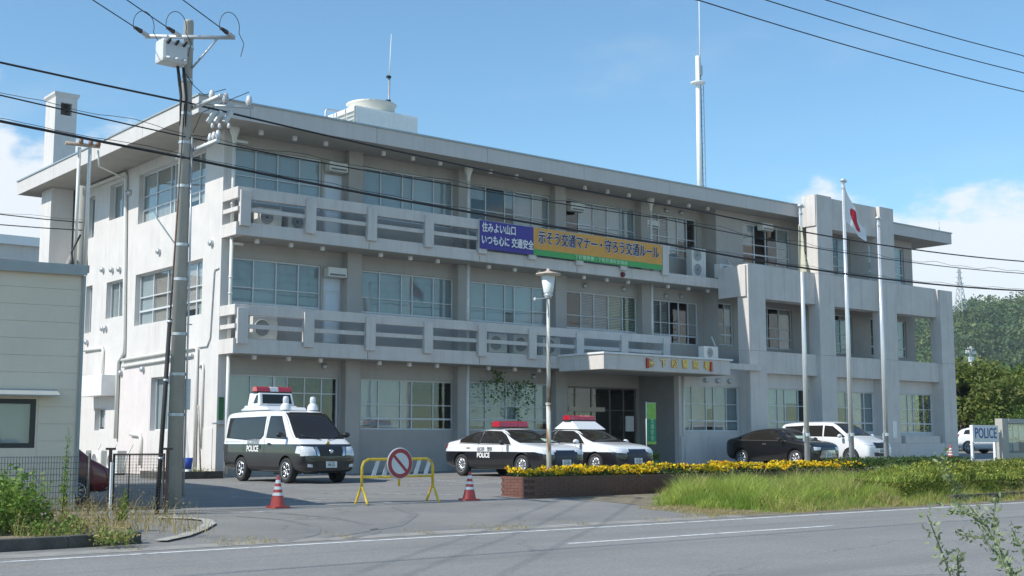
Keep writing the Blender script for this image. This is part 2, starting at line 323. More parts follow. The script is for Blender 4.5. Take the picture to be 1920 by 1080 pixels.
# ------------------------------------------------------------------ police station
PS = empty('police_station', (0, 0, 0), label='long three-storey pale concrete police station with balconies and a flat overhanging roof', cat='building')
def wall_holes(name, axis, p0, p1, u0, u1, z0, z1, holes, M, parent, zb=None):
    us = sorted({u0, u1, *[h[0] for h in holes], *[h[1] for h in holes]}); zs = sorted({z0, z1, *[h[2] for h in holes], *[h[3] for h in holes]})
    us = [u for u in us if u0 <= u <= u1]; zs = [z for z in zs if z0 <= z <= z1]; nu, nz_ = len(us)-1, len(zs)-1
    solid = lambda i, j: 0 <= i < nu and 0 <= j < nz_ and not any(h[0]-1e-6 <= us[i] and us[i+1] <= h[1]+1e-6 and h[2]-1e-6 <= zs[j] and zs[j+1] <= h[3]+1e-6 for h in holes)
    P = (lambda p, u, z: (u, p, z)) if axis == 'y' else (lambda p, u, z: (p, u, z)); mb = MB()
    for i in range(nu):
        for j in range(nz_):
            if not solid(i, j): continue
            a, b, c, d = us[i], us[i+1], zs[j], zs[j+1]
            for p in (p0, p1): mb.face([P(p, a, c), P(p, b, c), P(p, b, d), P(p, a, d)])
            if not solid(i-1, j): mb.face([P(p0, a, c), P(p1, a, c), P(p1, a, d), P(p0, a, d)])
            if not solid(i+1, j): mb.face([P(p0, b, c), P(p1, b, c), P(p1, b, d), P(p0, b, d)])
            if not solid(i, j-1): mb.face([P(p0, a, c), P(p1, a, c), P(p1, b, c), P(p0, b, c)])
            if not solid(i, j+1): mb.face([P(p0, a, d), P(p1, a, d), P(p1, b, d), P(p0, b, d)])
    return mb.build(name, M, parent)
def window(axis, plane, u0, u1, z0, z1, cols, rows, blinds, parent=None, fr=.05, name='window', inward=1, FM=None, label=None, gl=None):
    parent = parent or PS; FM = FM or ALU; P = (lambda a, b, c, d, e, f: (a, b, c, d, e, f)) if axis == 'y' else (lambda a, b, c, d, e, f: (c, d, a, b, e, f))
    U = [u0+(u1-u0)*c for c in cols]; Z = [z0+(z1-z0)*r for r in rows]; mb = MB(); d0, d1 = plane, plane+.06*inward
    d0, d1 = min(d0, d1), max(d0, d1)
    mb.box(*P(u0, u1, d0, d1, z0, z0+fr)); mb.box(*P(u0, u1, d0, d1, z1-fr, z1))
    for i, u in enumerate(U):
        a, b = (u, u+fr) if i == 0 else ((u-fr, u) if i == len(U)-1 else (u-fr*.42, u+fr*.42))
        mb.box(*P(a, b, d0, d1, z0+fr, z1-fr))
    for k, z in enumerate(Z[1:-1]):
        for i in range(len(U)-1):
            a = U[i]+(fr if i == 0 else fr*.42); b = U[i+1]-(fr if i == len(U)-2 else fr*.42)
            h = .03 if k == 0 else .016
            mb.box(*P(a, b, d0+.004, d1-.004, z-h, z+h))
    w = mb.build(name, FM, parent)
    if label: w['label'] = label
    dm = (d0+d1)/2; me = None
    for i in range(len(U)-1):
        for j in range(len(Z)-1):
            pn = MB().box(*P(U[i]+.01, U[i+1]-.01, dm-.003, dm+.003, Z[j]+.006, Z[j+1]-.006)).build('pane', gl or GLS, w)
        bl = blinds[i % len(blinds)] if blinds else None
        if bl:
            M, cov = bl[:2]; M = WRND.choice(BLSET.get(M.name) or [M]); M = M or bl[0]; cov = cov*WRND.choice((1, 1, 1, .97, .93, .86)); zz = z1-(z1-z0)*cov; off = .09*inward
            aa, bb = sorted((plane+off, plane+off+.012*inward))
            if len(bl) > 2:
                sl_ = MB(); ns = int((z1-zz-.03)/.062)
                for k in range(ns): zc = z1-.03-k*.062; sl_.raw([(U[i]+.01, aa, zc-.045), (U[i+1]-.01, aa, zc-.045), (U[i+1]-.01, aa+.03, zc), (U[i]+.01, aa+.03, zc)], [(0, 1, 2, 3)])
                sl_.build('slatted_blind', M, w, fix=False)['kind'] = 'stuff'; continue
            MB().box(*P(U[i]+.005, U[i+1]-.005, aa, bb, zz+.02, z1-.01)).build('blind', M, w)
    return w
SLG = mat('green_slats', (.52, .62, .46), .6, .08, 5)
Bw, Bg, Bp = (BLIND, 1.0), (BLINDG, 1.0), (BLINDP, 1.0)
Bh = (BLIND, .8); Bm = (BLIND, .55)
# --- left side wall
LW = [(2.25, 7.58, 8.70, 10.48), (8.75, 10.25, 9.20, 10.52), (11.73, 12.5, 8.78, 10.38), (2.25, 7.58, 5.10, 6.90), (8.64, 10.24, 5.55, 6.89), (11.63, 12.28, 5.15, 6.94), (4.46, 5.95, 1.46, 3.24), (7.26, 7.87, 2.78, 3.18), (9.9, 10.9, 1.5, 2.3)]
side = wall_holes('wall', 'x', 0, .3, .964, 14.5, -.3, 10.84, LW, CONC, PS); side['label'] = 'sunlit left end wall'
for i, h in enumerate(LW):
    big = h[1]-h[0] > 3
    cols = [0, .14, .35, .5, .56, .78, 1] if big else [0, .5, 1]
    window('x', .17, *h, cols, [0, .28, .55, 1] if big else [0, 1], [Bw, Bp, Bw, Bw, Bp, Bw] if big else [Bw, Bg])
B('painted_panel', mat('pale_pink_paint', (.66, .60, .58), .8, .05, 2, streak=.08), PS, -.004, .0, 6.05, 8.5, -.02, 3.65)
# --- front wall per storey with its openings
def bay(k): return 4.6*k
F3 = [(.50, 3.70, 8.70, 10.45), (3.80, 4.50, 7.82, 10.0)]+[(bay(k)+.74, bay(k)+4.58, 8.70, 10.45) for k in (1, 2, 3)]+[(19.2, 22.0, 8.70, 10.45)]
F2 = [(.50, 3.75, 5.10, 6.88), (3.84, 4.50, 4.24, 6.5)]+[(bay(k)+.74, bay(k)+4.60, 5.10, 6.88) for k in (1, 2, 3)]+[(19.2, 22.0, 5.10, 6.88)]
F1 = [(.48, 2.15, 1.35, 3.2), (2.15, 4.50, -.3, 3.2), (5.35, 9.23, 1.5, 3.2), (9.9, 14.0, 1.5, 3.24), (14.62, 18.38, .06, 3.2)]
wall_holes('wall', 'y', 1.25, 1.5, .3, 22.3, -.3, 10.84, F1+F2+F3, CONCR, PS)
C6 = [0, .195, .43, .547, .78, 1]; R3 = [0, .22, .50, 1]
for (h, bl) in zip(F3[0:1]+F3[2:], ([Bw, Bw, Bw, Bw], [Bw, Bw, Bw, Bw, Bw], [(BLIND, .3), None, (BLIND, .4), Bw, Bw], [None, Bw, Bh, Bw, Bw], [(BLIND, 1, 1), (BLIND, 1, 1), Bw, (BLIND, .6), None])):
    window('y', 1.33, *h, [0, .25, .5, .75, 1] if h[0] < 1 else ([0, .2, .4, .6, .8, 1] if h[0] > 14 else C6), [0, .2, .48, 1], bl)
for (h, bl) in zip(F2[0:1]+F2[2:], ([Bg, Bw, Bg, Bg], [Bg, Bg, Bw, Bg, Bg], [Bw, Bw, (BLINDG, .6), Bw, Bw], [None, (BLINDG, .95, 1), (BLINDG, .9, 1), (SLG, 1, 1), (SLG, 1, 1)], [(BLINDP, 1, 1), (BLINDP, .9, 1), None, None, (BLINDP, .9)])):
    window('y', 1.33, *h, [0, .25, .5, .75, 1] if h[0] < 1 else ([0, .22, .4, .6, .8, 1] if h[0] > 14 else C6), [0, .2, .48, 1], bl)
for h in (F3[1], F2[1]):
    d = MB().box(h[0], h[1], 1.30, 1.36, h[2], h[3]-.45).build('balcony_door', ALU, PS)
    MB().box(h[0]+.09, h[1]-.09, 1.285, 1.299, h[2]+1.0, h[3]-.55).build('pane', BLIND, d); MB().box(h[0]+.09, h[1]-.09, 1.285, 1.299, h[2]+.12, h[2]+.88).build('door_panel', WHITE, d); MB().cyl((h[1]-.05, 1.22, h[2]+1.0), (h[1]-.05, 1.30, h[2]+1.0), .03).build('handle', GREYM, d)
    MB().box(h[0], h[1], 1.30, 1.36, h[3]-.445, h[3]).build('transom_panel', BLIND, PS)
window('y', 1.33, *F1[0], [0, .5, 1], [0, .3, 1], [Bw, Bw]); 
window('y', 1.35, 2.15, 4.50, 0, 3.2, [0, .2, .47, .74, 1], [0, .05, .83, 1], [(BLINDG, .5), None, None, None], name='glazed_door')
window('y', 1.33, *F1[2], C6, R3, [Bw, Bw, Bp, None, None]); window('y', 1.33, *F1[3], C6, R3, [Bg, Bg, Bg, Bw, Bw])
window('y', 1.38, *F1[4], [0, .13, .36, .62, .82, 1], [0, .03, .72, 1], [None], name='entrance_door', fr=.06, FM=mat('bronze_frame', (.22, .20, .18), .45, .1, 4, metal=.3))
B('transom_board', mat('beige_board', (.55, .47, .38), .7, .1, 3), PS, 14.7, 16.6, 1.30, 1.37, 2.25, 2.42)
# --- pilasters
for k in range(1, 5):
    z0, z1 = -.3, 10.84
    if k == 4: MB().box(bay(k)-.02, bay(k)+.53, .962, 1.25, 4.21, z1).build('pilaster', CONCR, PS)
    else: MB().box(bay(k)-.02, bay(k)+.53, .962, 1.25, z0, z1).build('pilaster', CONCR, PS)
# --- wing: ground storey flush at y=-.95, loggias above, wall at y=.45
W1 = [(18.70, 21.92, 1.5, 3.28), (23.55, 26.45, 1.5, 3.3), (28.25, 31.08, 1.5, 3.28), (32.95, 35.70, 1.5, 3.3)]
wall_holes('wall', 'y', -.95, -.7, 18.4, 36.8, -.3, 4.21, W1, CONC, PS)
for h, bl in zip(W1, ([Bg, Bp, (BLINDG, .6), Bg, Bg], [Bg, Bg, (BLINDG, .35), None], [(BLINDP, .4), None, Bp, Bg], [Bp, Bp, None, None])):
    window('y', -.88, *h, [0, .16, .41, .55, .78, 1] if len(bl) == 5 else [0, .3, .46, .76, 1], [0, .23, .6, 1], bl)
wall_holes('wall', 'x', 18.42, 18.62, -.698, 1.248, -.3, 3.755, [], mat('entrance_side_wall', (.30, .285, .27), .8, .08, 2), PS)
W2 = [(22.35, 23.3, 5.1, 6.88), (24.0, 27.2, 5.1, 6.88), (28.4, 31.6, 5.1, 6.88), (33.0, 35.9, 5.1, 6.88)]
W3 = [(24.0, 27.2, 8.7, 10.45), (28.4, 31.6, 8.7, 10.45), (33.0, 35.9, 8.7, 10.45)]
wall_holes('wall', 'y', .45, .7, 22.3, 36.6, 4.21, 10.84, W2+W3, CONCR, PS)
for h in W2+W3: window('y', .53, *h, [0, .26, .5, .74, 1] if h[1]-h[0] > 1.5 else [0, .5, 1], [0, .25, .5, 1], [None, Bm, None, Bp] if h[2] < 8 else [Bm, None, None, Bw])
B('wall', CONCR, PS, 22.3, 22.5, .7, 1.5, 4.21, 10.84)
B('wall', CONC, PS, 36.35, 36.6, .7, 14.5, -.3, 10.84); B('wall', CONC, PS, .3, 36.35, 14.25, 14.5, -.3, 10.84)
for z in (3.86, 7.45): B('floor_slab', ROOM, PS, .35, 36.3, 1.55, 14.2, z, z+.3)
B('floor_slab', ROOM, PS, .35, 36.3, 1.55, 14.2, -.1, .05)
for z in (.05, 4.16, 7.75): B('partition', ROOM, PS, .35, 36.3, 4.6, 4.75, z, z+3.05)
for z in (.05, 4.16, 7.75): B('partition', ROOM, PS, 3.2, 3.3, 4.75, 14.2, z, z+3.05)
# --- balcony slabs
def slab(x0, x1, y0, y1, z0, z1, M=CONC2): return B('balcony_slab', M, PS, x0, x1, y0, y1, z0, z1, bevel=.012)
for z0, z1, xe in ((3.76, 4.21, 18.4), (7.39, 7.79, 21.94)):
    MB().prism([(0, 0), (xe, 0), (xe, 1.25), (.3, 1.25), (.3, .962), (0, .962)], 'z', z0, z1).build('balcony_slab', CONC2, PS)
    for j in range(1, int(xe/4.6)+1): B('slab_joint', DARK, PS, 4.6*j+.19, 4.6*j+.205, -.0015, .001, z0+.01, z1-.2)
slab(18.4, 36.6, -.7, .45, 3.80, 4.2); slab(21.94, 36.6, -.7, .45, 7.39, 7.79); slab(18.4, 22.28, .45, 1.25, 3.80, 4.2)
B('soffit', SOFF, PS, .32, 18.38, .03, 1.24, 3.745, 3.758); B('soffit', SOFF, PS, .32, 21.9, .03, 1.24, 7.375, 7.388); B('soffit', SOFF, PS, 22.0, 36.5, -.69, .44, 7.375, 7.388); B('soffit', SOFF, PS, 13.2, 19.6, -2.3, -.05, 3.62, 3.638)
# --- balcony parapets: rail, bar, posts
for (zt, zr0, zr1, zm, hang, lower) in ((4.21, 4.93, 5.25, 4.59, 4.04, True), (7.79, 8.52, 8.88, 8.20, 7.66, False)):
    rl = MB().prism([(0, -.05), (18.98, -.05), (18.98, .13), (.17, .13), (.17, .958), (0, .958)], 'z', zr0, zr1).build('balcony_rail', CONC2, PS, bevel=.015)
    MB().prism([(.02, -.02), (18.7, -.02), (18.7, .08), (.11, .08), (.11, .955), (.02, .955)], 'z', zm-.065, zm+.065).build('bar', CONC2, rl)
    for i in range(9):
        xc = .25+2.3*i; h = hang if not (lower and i > 5) else zt+.004
        mb = MB(); mb.box(xc-.175, xc+.175, -.13, -.052, h, zr1-.11); pst = mb.build('post', CONC2, rl, bevel=.012)
        MB().box(xc-.13, xc+.13, -.05, .10, zt, zr0).build('post_web', CONC2, rl)
# little brackets under the slabs and eaves
br = MB().box(-.06, .06, -.05, .05, -.14, 0).build('soffit_bracket', WHITE, PS); first = True
for z, ys in ((7.39, .45), (3.76, .45), (10.84, .35)):
    for k in range(5):
        for f in (.95, 2.15, 3.3):
            x = bay(k)+f
            if z < 4 and x > 13: continue
            if first: br.location = (x, ys, z); first = False
            else: share(br, PS, (x, ys, z))
# --- entrance canopy
cn = MB().box(13.08, 19.75, -2.4, -.002, 3.64, 4.18).build('entrance_canopy', CONC2, PS, bevel=.015)
MB().box(13.03, 19.85, -2.46, .0, 4.182, 4.25).build('canopy_coping', mat('white_coping', (.74, .74, .72), .6, .08, 4), cn)
MB().box(20.4, 22.4, -1.80, -1.532, 3.92, 4.16).build('ledge', CONC2, PS)
GOLD = mat('gold_letter', (.58, .42, .14), .35, .12, 8, metal=.8); REDB = mat('red_lamp_plastic', (.42, .015, .02), .25, .1, 6)
for ch, x in (('下', 16.03), ('松', 16.62), ('警', 17.20), ('察', 17.78), ('署', 18.40)):
    text_mesh('letter', ch, .34, GOLD, cn, MW((x, -2.42, 3.93), (1, 0, 0), (0, 0, 1)), .02, bold=.006)
em = MB(); em.lathe([(.0, -.05), (.13, -.05), (.15, -.02), (.15, .0)], (15.40, -2.405, 3.93), 20, 'y'); em.build('emblem', GOLD, cn)
for x in (15.22, 18.62): MB().box(x-.06, x+.06, -2.47, -2.402, 3.74, 4.10).build('red_lamp', REDB, cn, bevel=.015)
# --- wing columns, spandrels, parapet
for i, top in enumerate((8.27, 11.71, 11.71, 8.24)):
    x0 = 21.94+4.6*i; c = MB(); js = [-.3, 1.02, 4.75]+([8.27] if top > 9 else [])+[top]
    col = MB().box(x0, x0+1.06, -1.53, -.952, -.3, 1.02).build('column', CONC2, PS, bevel=.01)
    for a, b in zip(js[1:-1], js[2:]): MB().box(x0, x0+1.06, -1.53, -.952, a+.006, b).build('column_section', CONC2, col, bevel=.01)
for i in range(3):
    x0, x1 = 23.0+4.6*i, 26.54+4.6*i
    B('plinth', CONC, PS, x0, x1, -1.5, -.952, -.3, 1.02); B('sill_block', CONC2, PS, x0+.5, x1-.25, -1.42, -.952, 1.024, 1.36, bevel=.01)
    for z0, z1 in ((3.87, 4.77), (6.93, 8.30)):
        xm = x0+(x1-x0)*.42
        B('spandrel', CONC2, PS, x0+.003, xm-.006, -1.33, -.705, z0, z1, bevel=.008); B('spandrel', CONC2, PS, xm+.006, x1-.003, -1.33, -.705, z0, z1, bevel=.008)
B('roof_parapet', CONC2, PS, 27.603, 31.137, -1.33, -.7, 10.32, 11.70, bevel=.01)
B('beam_end', CONC2, PS, 26.48, 26.538, -1.50, -.8, 10.34, 11.70); B('beam_end', CONC2, PS, 21.86, 21.938, -1.45, -.002, 6.95, 8.22)
B('plinth', CONC, PS, 18.42, 21.93, -1.02, -.952, -.3, 1.30)
# --- roof: slab, fascia panels with open joints, metal edge
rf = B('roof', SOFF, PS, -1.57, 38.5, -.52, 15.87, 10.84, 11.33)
xs = [-1.60]+[.096+4.6*i for i in range(9)]+[38.55]
for a, b in zip(xs, xs[1:]): MB().box(a+(.008 if a > -1.5 else 0), b-(.008 if b < 38 else 0), -.55, -.522, 10.825, 11.345).build('fascia_panel', FASC, rf)
ys = [-.52+4.1*i for i in range(5)]
for a, b in zip(ys, ys[1:]):
    MB().box(-1.60, -1.572, a+(.008 if a > 0 else .001), b-.008, 10.825, 11.345).build('fascia_panel', FASC, rf); MB().box(38.502, 38.53, a+.008, b-.008, 10.825, 11.345).build('fascia_panel', FASC, rf)
MB().box(-1.64, 38.59, -.59, 15.9, 11.347, 11.40).build('roof_edge_cap', CAPM, rf)
# --- downpipes on the front, with hoppers under the eaves
for x in (.14, 9.30, 18.52):
    p = MB(); p.lathe([(.16, 0), (.16, -.1), (.075, -.32), (.06, -.5)], (x, .55, 10.84), 14); p.cyl((x, .55, 10.36), (x, .55, 7.8), .058); p.build('downpipe', PVC, PS)
    MB().cyl((x, .55, 7.388), (x, .55, 4.22), .058).build('downpipe', PVC, PS)
    if x < 15: MB().cyl((x, .55, 3.758), (x, .55, .12), .058).build('downpipe', PVC, PS)
    for zz in (9.4, 8.4, 6.1, 5.6): MB().cyl((x, .55, zz), (x, .55, zz+.05), .072).build('pipe_clip', PVC, PS)
MB().tube([(.55, .6, 7.2), (.2, .6, 7.2), (.2, .6, 7.05)], .05).build('pipe_branch', PVC, PS); MB().tube([(.62, .6, 10.45), (.2, .6, 10.45), (.2, .6, 10.3)], .05).build('pipe_branch', PVC, PS)
MB().cyl((18.62, -.99, 3.7), (18.62, -.99, .1), .05).build('downpipe', PVC, PS)
# --- pipes, vents and boxes on the side wall
MB().tube([(-.25, 12.1, 10.9), (-.07, 12.0, 10.75), (-.07, 8.66, 10.72), (-.07, 8.62, 10.6), (-.07, 8.25, 4.7), (-.07, 8.22, 4.2), (-.07, 8.7, 3.9), (-.07, 8.7, 1.2)], .07).build('wall_pipe', PVC, PS)
MB().tube([(-.06, 8.4, 3.95), (-.06, 2.5, 4.06), (-.06, 2.35, 4.0), (-.06, 2.3, .3)], .055).build('wall_pipe', PVC, PS); MB().tube([(-.06, 8.3, 3.72), (-.06, 2.7, 3.82)], .05).build('wall_pipe', PVC, PS)
MB().tube([(-.05, 12.1, 4.5), (-.05, 10.3, 4.5), (-.05, 10.2, 4.4), (-.05, 10.2, 3.4)], .06).build('wall_pipe', PVC, PS)
MB().tube([(-.04, 2.15, 3.4), (-.04, 2.1, 3.5), (-.04, 1.95, 3.5), (-.04, 1.9, 3.35), (-.04, 1.9, .9)], .035).build('wall_pipe', PVC, PS); MB().tube([(-.03, 1.05, 6.45), (-.03, 1.3, 6.42), (-.03, 1.35, 6.3), (-.03, 1.5, 4.3), (-.03, 1.7, 4.05), (-.03, 2.3, 4.05)], .022).build('wall_pipe', GREYM, PS)
MB().tube([(-.05, 7.4, 1.35), (-.05, 6.6, 1.32), (-.05, 6.5, 1.2), (-.05, 6.5, .3)], .07).build('wall_pipe', PVC, PS)
B('meter_cabinet', WHITE, PS, -.55, -.002, 8.97, 11.1, 2.72, 3.46, bevel=.02)
vent = MB(); vent.lathe([(.0, -.13), (.07, -.13), (.1, -.09), (.1, 0)], (0, 0, 0), 14, 'x'); v0 = vent.build('vent_hood', GREYM, PS); first = True
for y, z in ((8.3, 9.95), (8.55, 9.95), (10.6, 7.4), (9.0, 7.25), (9.7, 7.3), (5.6, 7.5), (1.6, 7.3), (10.1, 5.2), (10.35, 5.2), (6.6, 3.55), (8.5, 3.5), (11.9, 4.8)):
    if first: v0.location = (0, y, z); first = False
    else: share(v0, PS, (0, y, z))
for x, y, z in ((15.5, 1.25, 7.12), (17.6, 1.25, 7.15), (20.0, 1.25, 7.05), (20.9, 1.25, 7.1), (20.1, 1.25, 10.62), (21.0, 1.25, 10.63), (19.9, -.95, 3.5), (20.6, -.95, 3.5), (21.3, -.95, 3.5), (12.9, 1.25, 3.5), (3.9, 1.25, 3.55)):
    share(v0, PS, (x, y, z), (0, 0, R(90)))
MB().lathe([(.0, -.10), (.08, -.10), (.10, -.05), (.10, 0)], (16.35, -.0, 7.50), 14, 'y').build('alarm_lamp', mat('dark_red_lens', (.12, .01, .012), .25, .1, 6), PS)
B('name_plate', mat('green_plate', (.03, .13, .05), .5, .2, 8), PS, .05, .22, .93, .96, 1.75, 2.45)
B('wall_notice', WHITE, PS, 31.55, 31.85, -1.55, -1.532, 1.25, 2.0); B('wall_notice', WHITE, PS, 17.7, 18.1, 1.22, 1.3, 1.5, 2.1)
B('corner_step', CONCG, PS, 13.6, 18.38, -.6, 1.24, -.2, .06)
B('pillar_cap', GREYM, PS, -.15, .35, .80, .95, 1.62, 1.67)
B('kick_plate', CONC, PS, -.02, .0, 1.2, 2.0, .1, 1.5)
# ------------------------------------------------------------------ chimney, roof plant, masts
ch = empty('chimney', (-.62, 14.05, 0), label='tall square pale concrete chimney at the back left end of the police station', cat='chimney')
mb = MB(); mb.box(-.43, .42, -.55, .55, -.2, 10.83); mb.build('shaft', CONC, ch)
wall_holes('shaft', 'y', -.55, -.40, -.43, .42, 11.402, 14.45, [(-.22, .22, 13.75, 14.25)], CONC, ch)
MB().box(-.43, .42, -.398, .55, 11.402, 13.7).box(-.43, -.3, -.398, .55, 13.7, 14.45).box(.29, .42, -.398, .55, 13.7, 14.45).box(-.3, .29, .4, .55, 13.7, 14.45).build('shaft', CONC, ch)
MB().raw([(-.43, -.55, 14.45), (.42, -.55, 14.45), (.42, .55, 14.45), (-.43, .55, 14.45), (-.50, -.62, 14.55), (.49, -.62, 14.55), (.49, .62, 14.55), (-.50, .62, 14.55), (-.50, -.62, 14.64), (.49, -.62, 14.64), (.49, .62, 14.64), (-.50, .62, 14.64)],
    [(0, 1, 5, 4), (1, 2, 6, 5), (2, 3, 7, 6), (3, 0, 4, 7), (4, 5, 9, 8), (5, 6, 10, 9), (6, 7, 11, 10), (7, 4, 8, 11), (8, 9, 10, 11)]).build('cap', CONC, ch)
RZ = 11.402
ct = empty('cooling_tower', (8.7, 6.0, RZ), label='white box cooling tower with round fan cowl on the roof', cat='cooling tower')
mb = MB(); mb.box(-1.40, 1.46, -1.0, 1.0, .12, 2.33)
mb.build('casing', WHITE, ct, bevel=.02)
for i in range(38): MB().box(-1.36+i*.075, -1.335+i*.075, -1.012, -1.001, .2, 2.28).build('rib', WHITE, ct)
for j in range(3):
    lv = MB()
    lv.box(-1.44, -1.402, -1.0+j*.66, -.95+j*.66, .3, 2.3)
    for k in range(12): lv.raw([(-1.41, -.95+j*.66, .4+k*.16), (-1.41, -.36+j*.66, .4+k*.16), (-1.48, -.36+j*.66, .33+k*.16), (-1.48, -.95+j*.66, .33+k*.16)], [(0, 1, 2, 3)])
    lv.build('louvre_panel', mat('louvre_grey', (.42, .41, .37), .6, .1, 5), ct, fix=False)
MB().lathe([(.80, 0), (.90, .10), (.92, .36), (.99, .42), (.95, .42), (.86, .34), (.76, .02)], (-.05, 0, 2.33), 32).build('fan_cowl', mat('cream_cowl', (.72, .69, .60), .5, .06, 4), ct)
[MB().box(q, q+.1, -.9, .9, 0, .12).build('base_rail', GREYM, ct) for q in (-1.4, 1.3)]
MB().tube([(-1.75, .6, 0), (-1.75, .6, 2.35), (-1.7, .6, 2.45), (-.9, .6, 2.45)], .04).build('ladder_rail', GREYM, ct)
wa = empty('whip_antenna', (11.4, 9.0, RZ), label='thin white whip antenna rising behind the cooling tower', cat='antenna')
MB().cyl((0, 0, 0), (.05, 0, 5.1), .045, .04).build('mast_tube', GREYM, wa); MB().cyl((.05, 0, 5.1), (.12, 0, 7.0), .025, .012).build('whip', WHITE, wa)
for z in (2.8, 4.0, 5.05): MB().box(-.08, .10, -.06, .06, z, z+.1).build('clamp', DARK, wa)
MB().tube([(-.02, 0, 2.9), (-.35, .2, 1.0), (-.4, .3, 0)], .012, 5).build('guy', DARK, wa)
rm = empty('radio_mast', (27.45, 6.0, RZ), label='tall white tubular radio mast with ring platform and whip on the roof', cat='antenna mast')
MB().cyl((0, 0, 0), (0, 0, 8.45), .145, .10, 18).build('tube', WHITE, rm); MB().lathe([(.0, 0), (.16, 0), (.36, .07), (.36, .12), (.1, .12)], (0, 0, 7.0), 20).build('ring_platform', WHITE, rm)
MB().cyl((.18, 0, 7.6), (.2, 0, 12.6), .035, .015).build('whip', WHITE, rm); MB().box(.05, .25, -.1, .1, 7.5, 8.0).build('bracket', GREYM, rm)
ld = MB(); ld.cyl((.30, -.14, 0), (.26, -.12, 7.0), .02, n=6); ld.cyl((.30, .12, 0), (.26, .12, 7.0), .02, n=6)
for i in range(23): ld.cyl((.28-.0026*i, -.1, .3*i+.2), (.28-.0026*i, .12, .3*i+.2), .012, n=5)
ld.build('ladder', GREYM, rm); MB().tube([(.2, -.05, 0), (.17, -.05, 4), (.15, -.05, 7.6)], .02, 5).build('cable', DARK, rm)
B('base_plate', GREYM, rm, -.35, .35, -.35, .35, 0, .06); B('control_box', WHITE, rm, -.42, -.22, -.15, .1, .1, .5)
ya = MB(); ya.cyl((0, 0, 0), (-1.15, 0, .12), .018, n=6)
for f, l in ((.1, .3), (.4, .42), (.72, .48), (1.12, .38)): ya.cyl((-f, 0, -l+.1*f), (-f, 0, l+.1*f), .012, n=5)
tag(ya.build('yagi_antenna', GREYM, loc=(27.25, 6.0, RZ+1.45)), 'small comb aerial clamped low on the radio mast', 'aerial')
lr = MB().cyl((0, 0, 0), (0, 0, .5), .02, n=6).build('lightning_rod', GREYM, loc=(37.9, -.3, 11.41)); tag(lr, 'short rod on the far right roof corner', 'rod')

# ------------------------------------------------------------------ air conditioners
ACM = mat('ac_casing', (.66, .65, .60), .5, .06, 5, streak=.1); GRILL = mat('fan_grille', (.16, .16, .16), .5, .15, 10)
def ac_unit(loc, label, w=.85, d=.32, h=.66, fans=1, rz=0):
    a = empty('air_conditioner', loc, rz, label, 'air conditioner', 'outdoor air conditioners of the station')
    MB().box(-w/2, w/2, -d/2, d/2, .06, h).build('casing', ACM, a, bevel=.015); [MB().box(q, q+.1, -d/2, d/2, 0, .06).build('foot', DARK, a) for q in (-w/2+.08, w/2-.18)]
    for k in range(fans):
        zc = .06+(h-.06)*(k+.5)/fans; r = min(.27, (h-.1)/fans*.44); xc = -w*.12
        f = MB(); f.lathe([(r, 0), (r, -.025), (r*.93, -.03), (r*.9, -.008)], (xc, -d/2, zc), 24, 'y'); f.build('fan_ring', ACM, a)
        f = MB(); f.lathe([(0, 0), (r*.9, 0)], (xc, -d/2-.004, zc), 24, 'y'); f.build('fan_grille', GRILL, a, fix=False)
        f = MB()
        for q in (.3, .5, .7): f.lathe([(r*q, -.008), (r*(q+.04), -.012), (r*(q+.08), -.008)], (xc, -d/2, zc), 20, 'y')
        f.build('grille_rings', GREYM, a, fix=False)
    MB().box(w*.30, w/2-.03, -d/2-.006, -d/2-.001, .12, h-.08).build('panel', ACM, a); MB().tube([(w/2, .05, .2), (w/2+.1, .05, .22), (w/2+.14, .1, .6), (w/2+.14, .3, 1.0)], .025, 6).build('pipe', PVC, a)
    return a
ac_unit((1.45, .75, 7.79), 'outdoor air conditioner behind the upper balcony rail nearest the left corner')
ac_unit((2.6, .85, 7.79), 'outdoor air conditioner on the upper balcony, second from the left corner', h=.62)
ac_unit((21.15, .55, 7.79), 'tall two-fan outdoor air conditioner at the right end of the upper balcony', w=.85, h=1.25, fans=2)
ac_unit((22.35, .10, 7.79), 'low outdoor air conditioner right of the tall two-fan unit', h=.64)
ac_unit((1.4, .8, 4.21), 'outdoor air conditioner behind the lower balcony rail nearest the left corner', h=.78)
ac_unit((10.7, .75, 4.21), 'leftmost of three outdoor air conditioners on the lower balcony mid facade', h=.74)
ac_unit((11.85, .75, 4.21), 'middle of three outdoor air conditioners on the lower balcony mid facade', h=.74)
ac_unit((13.25, .75, 4.21), 'rightmost of three outdoor air conditioners on the lower balcony mid facade', h=.74)
ac_unit((19.85, -1.2, 4.25), 'outdoor air conditioner standing on the entrance canopy', w=.8, h=.56)
for x, y, z, lab in ((4.15, 1.05, 10.05, 'white window cooler box above the upper balcony door'), (4.17, 1.05, 6.5, 'white window cooler box above the lower balcony door'), (14.9, 1.05, 9.95, 'white cooler box by the upper window in the middle of the facade'), (19.05, 1.08, 9.75, 'small white junction box on the upper wall near the banner end'), (25.3, .28, 10.2, 'white cooler box above the wing loggia window')):
    t = empty('window_cooler', (x, y, z), label=lab, cat='cooler box'); MB().box(-.36, .36, -.16, .16, 0, .32).build('casing', ACM, t, bevel=.03); MB().box(-.30, .30, -.166, -.161, .04, .10).build('outlet', GRILL, t)

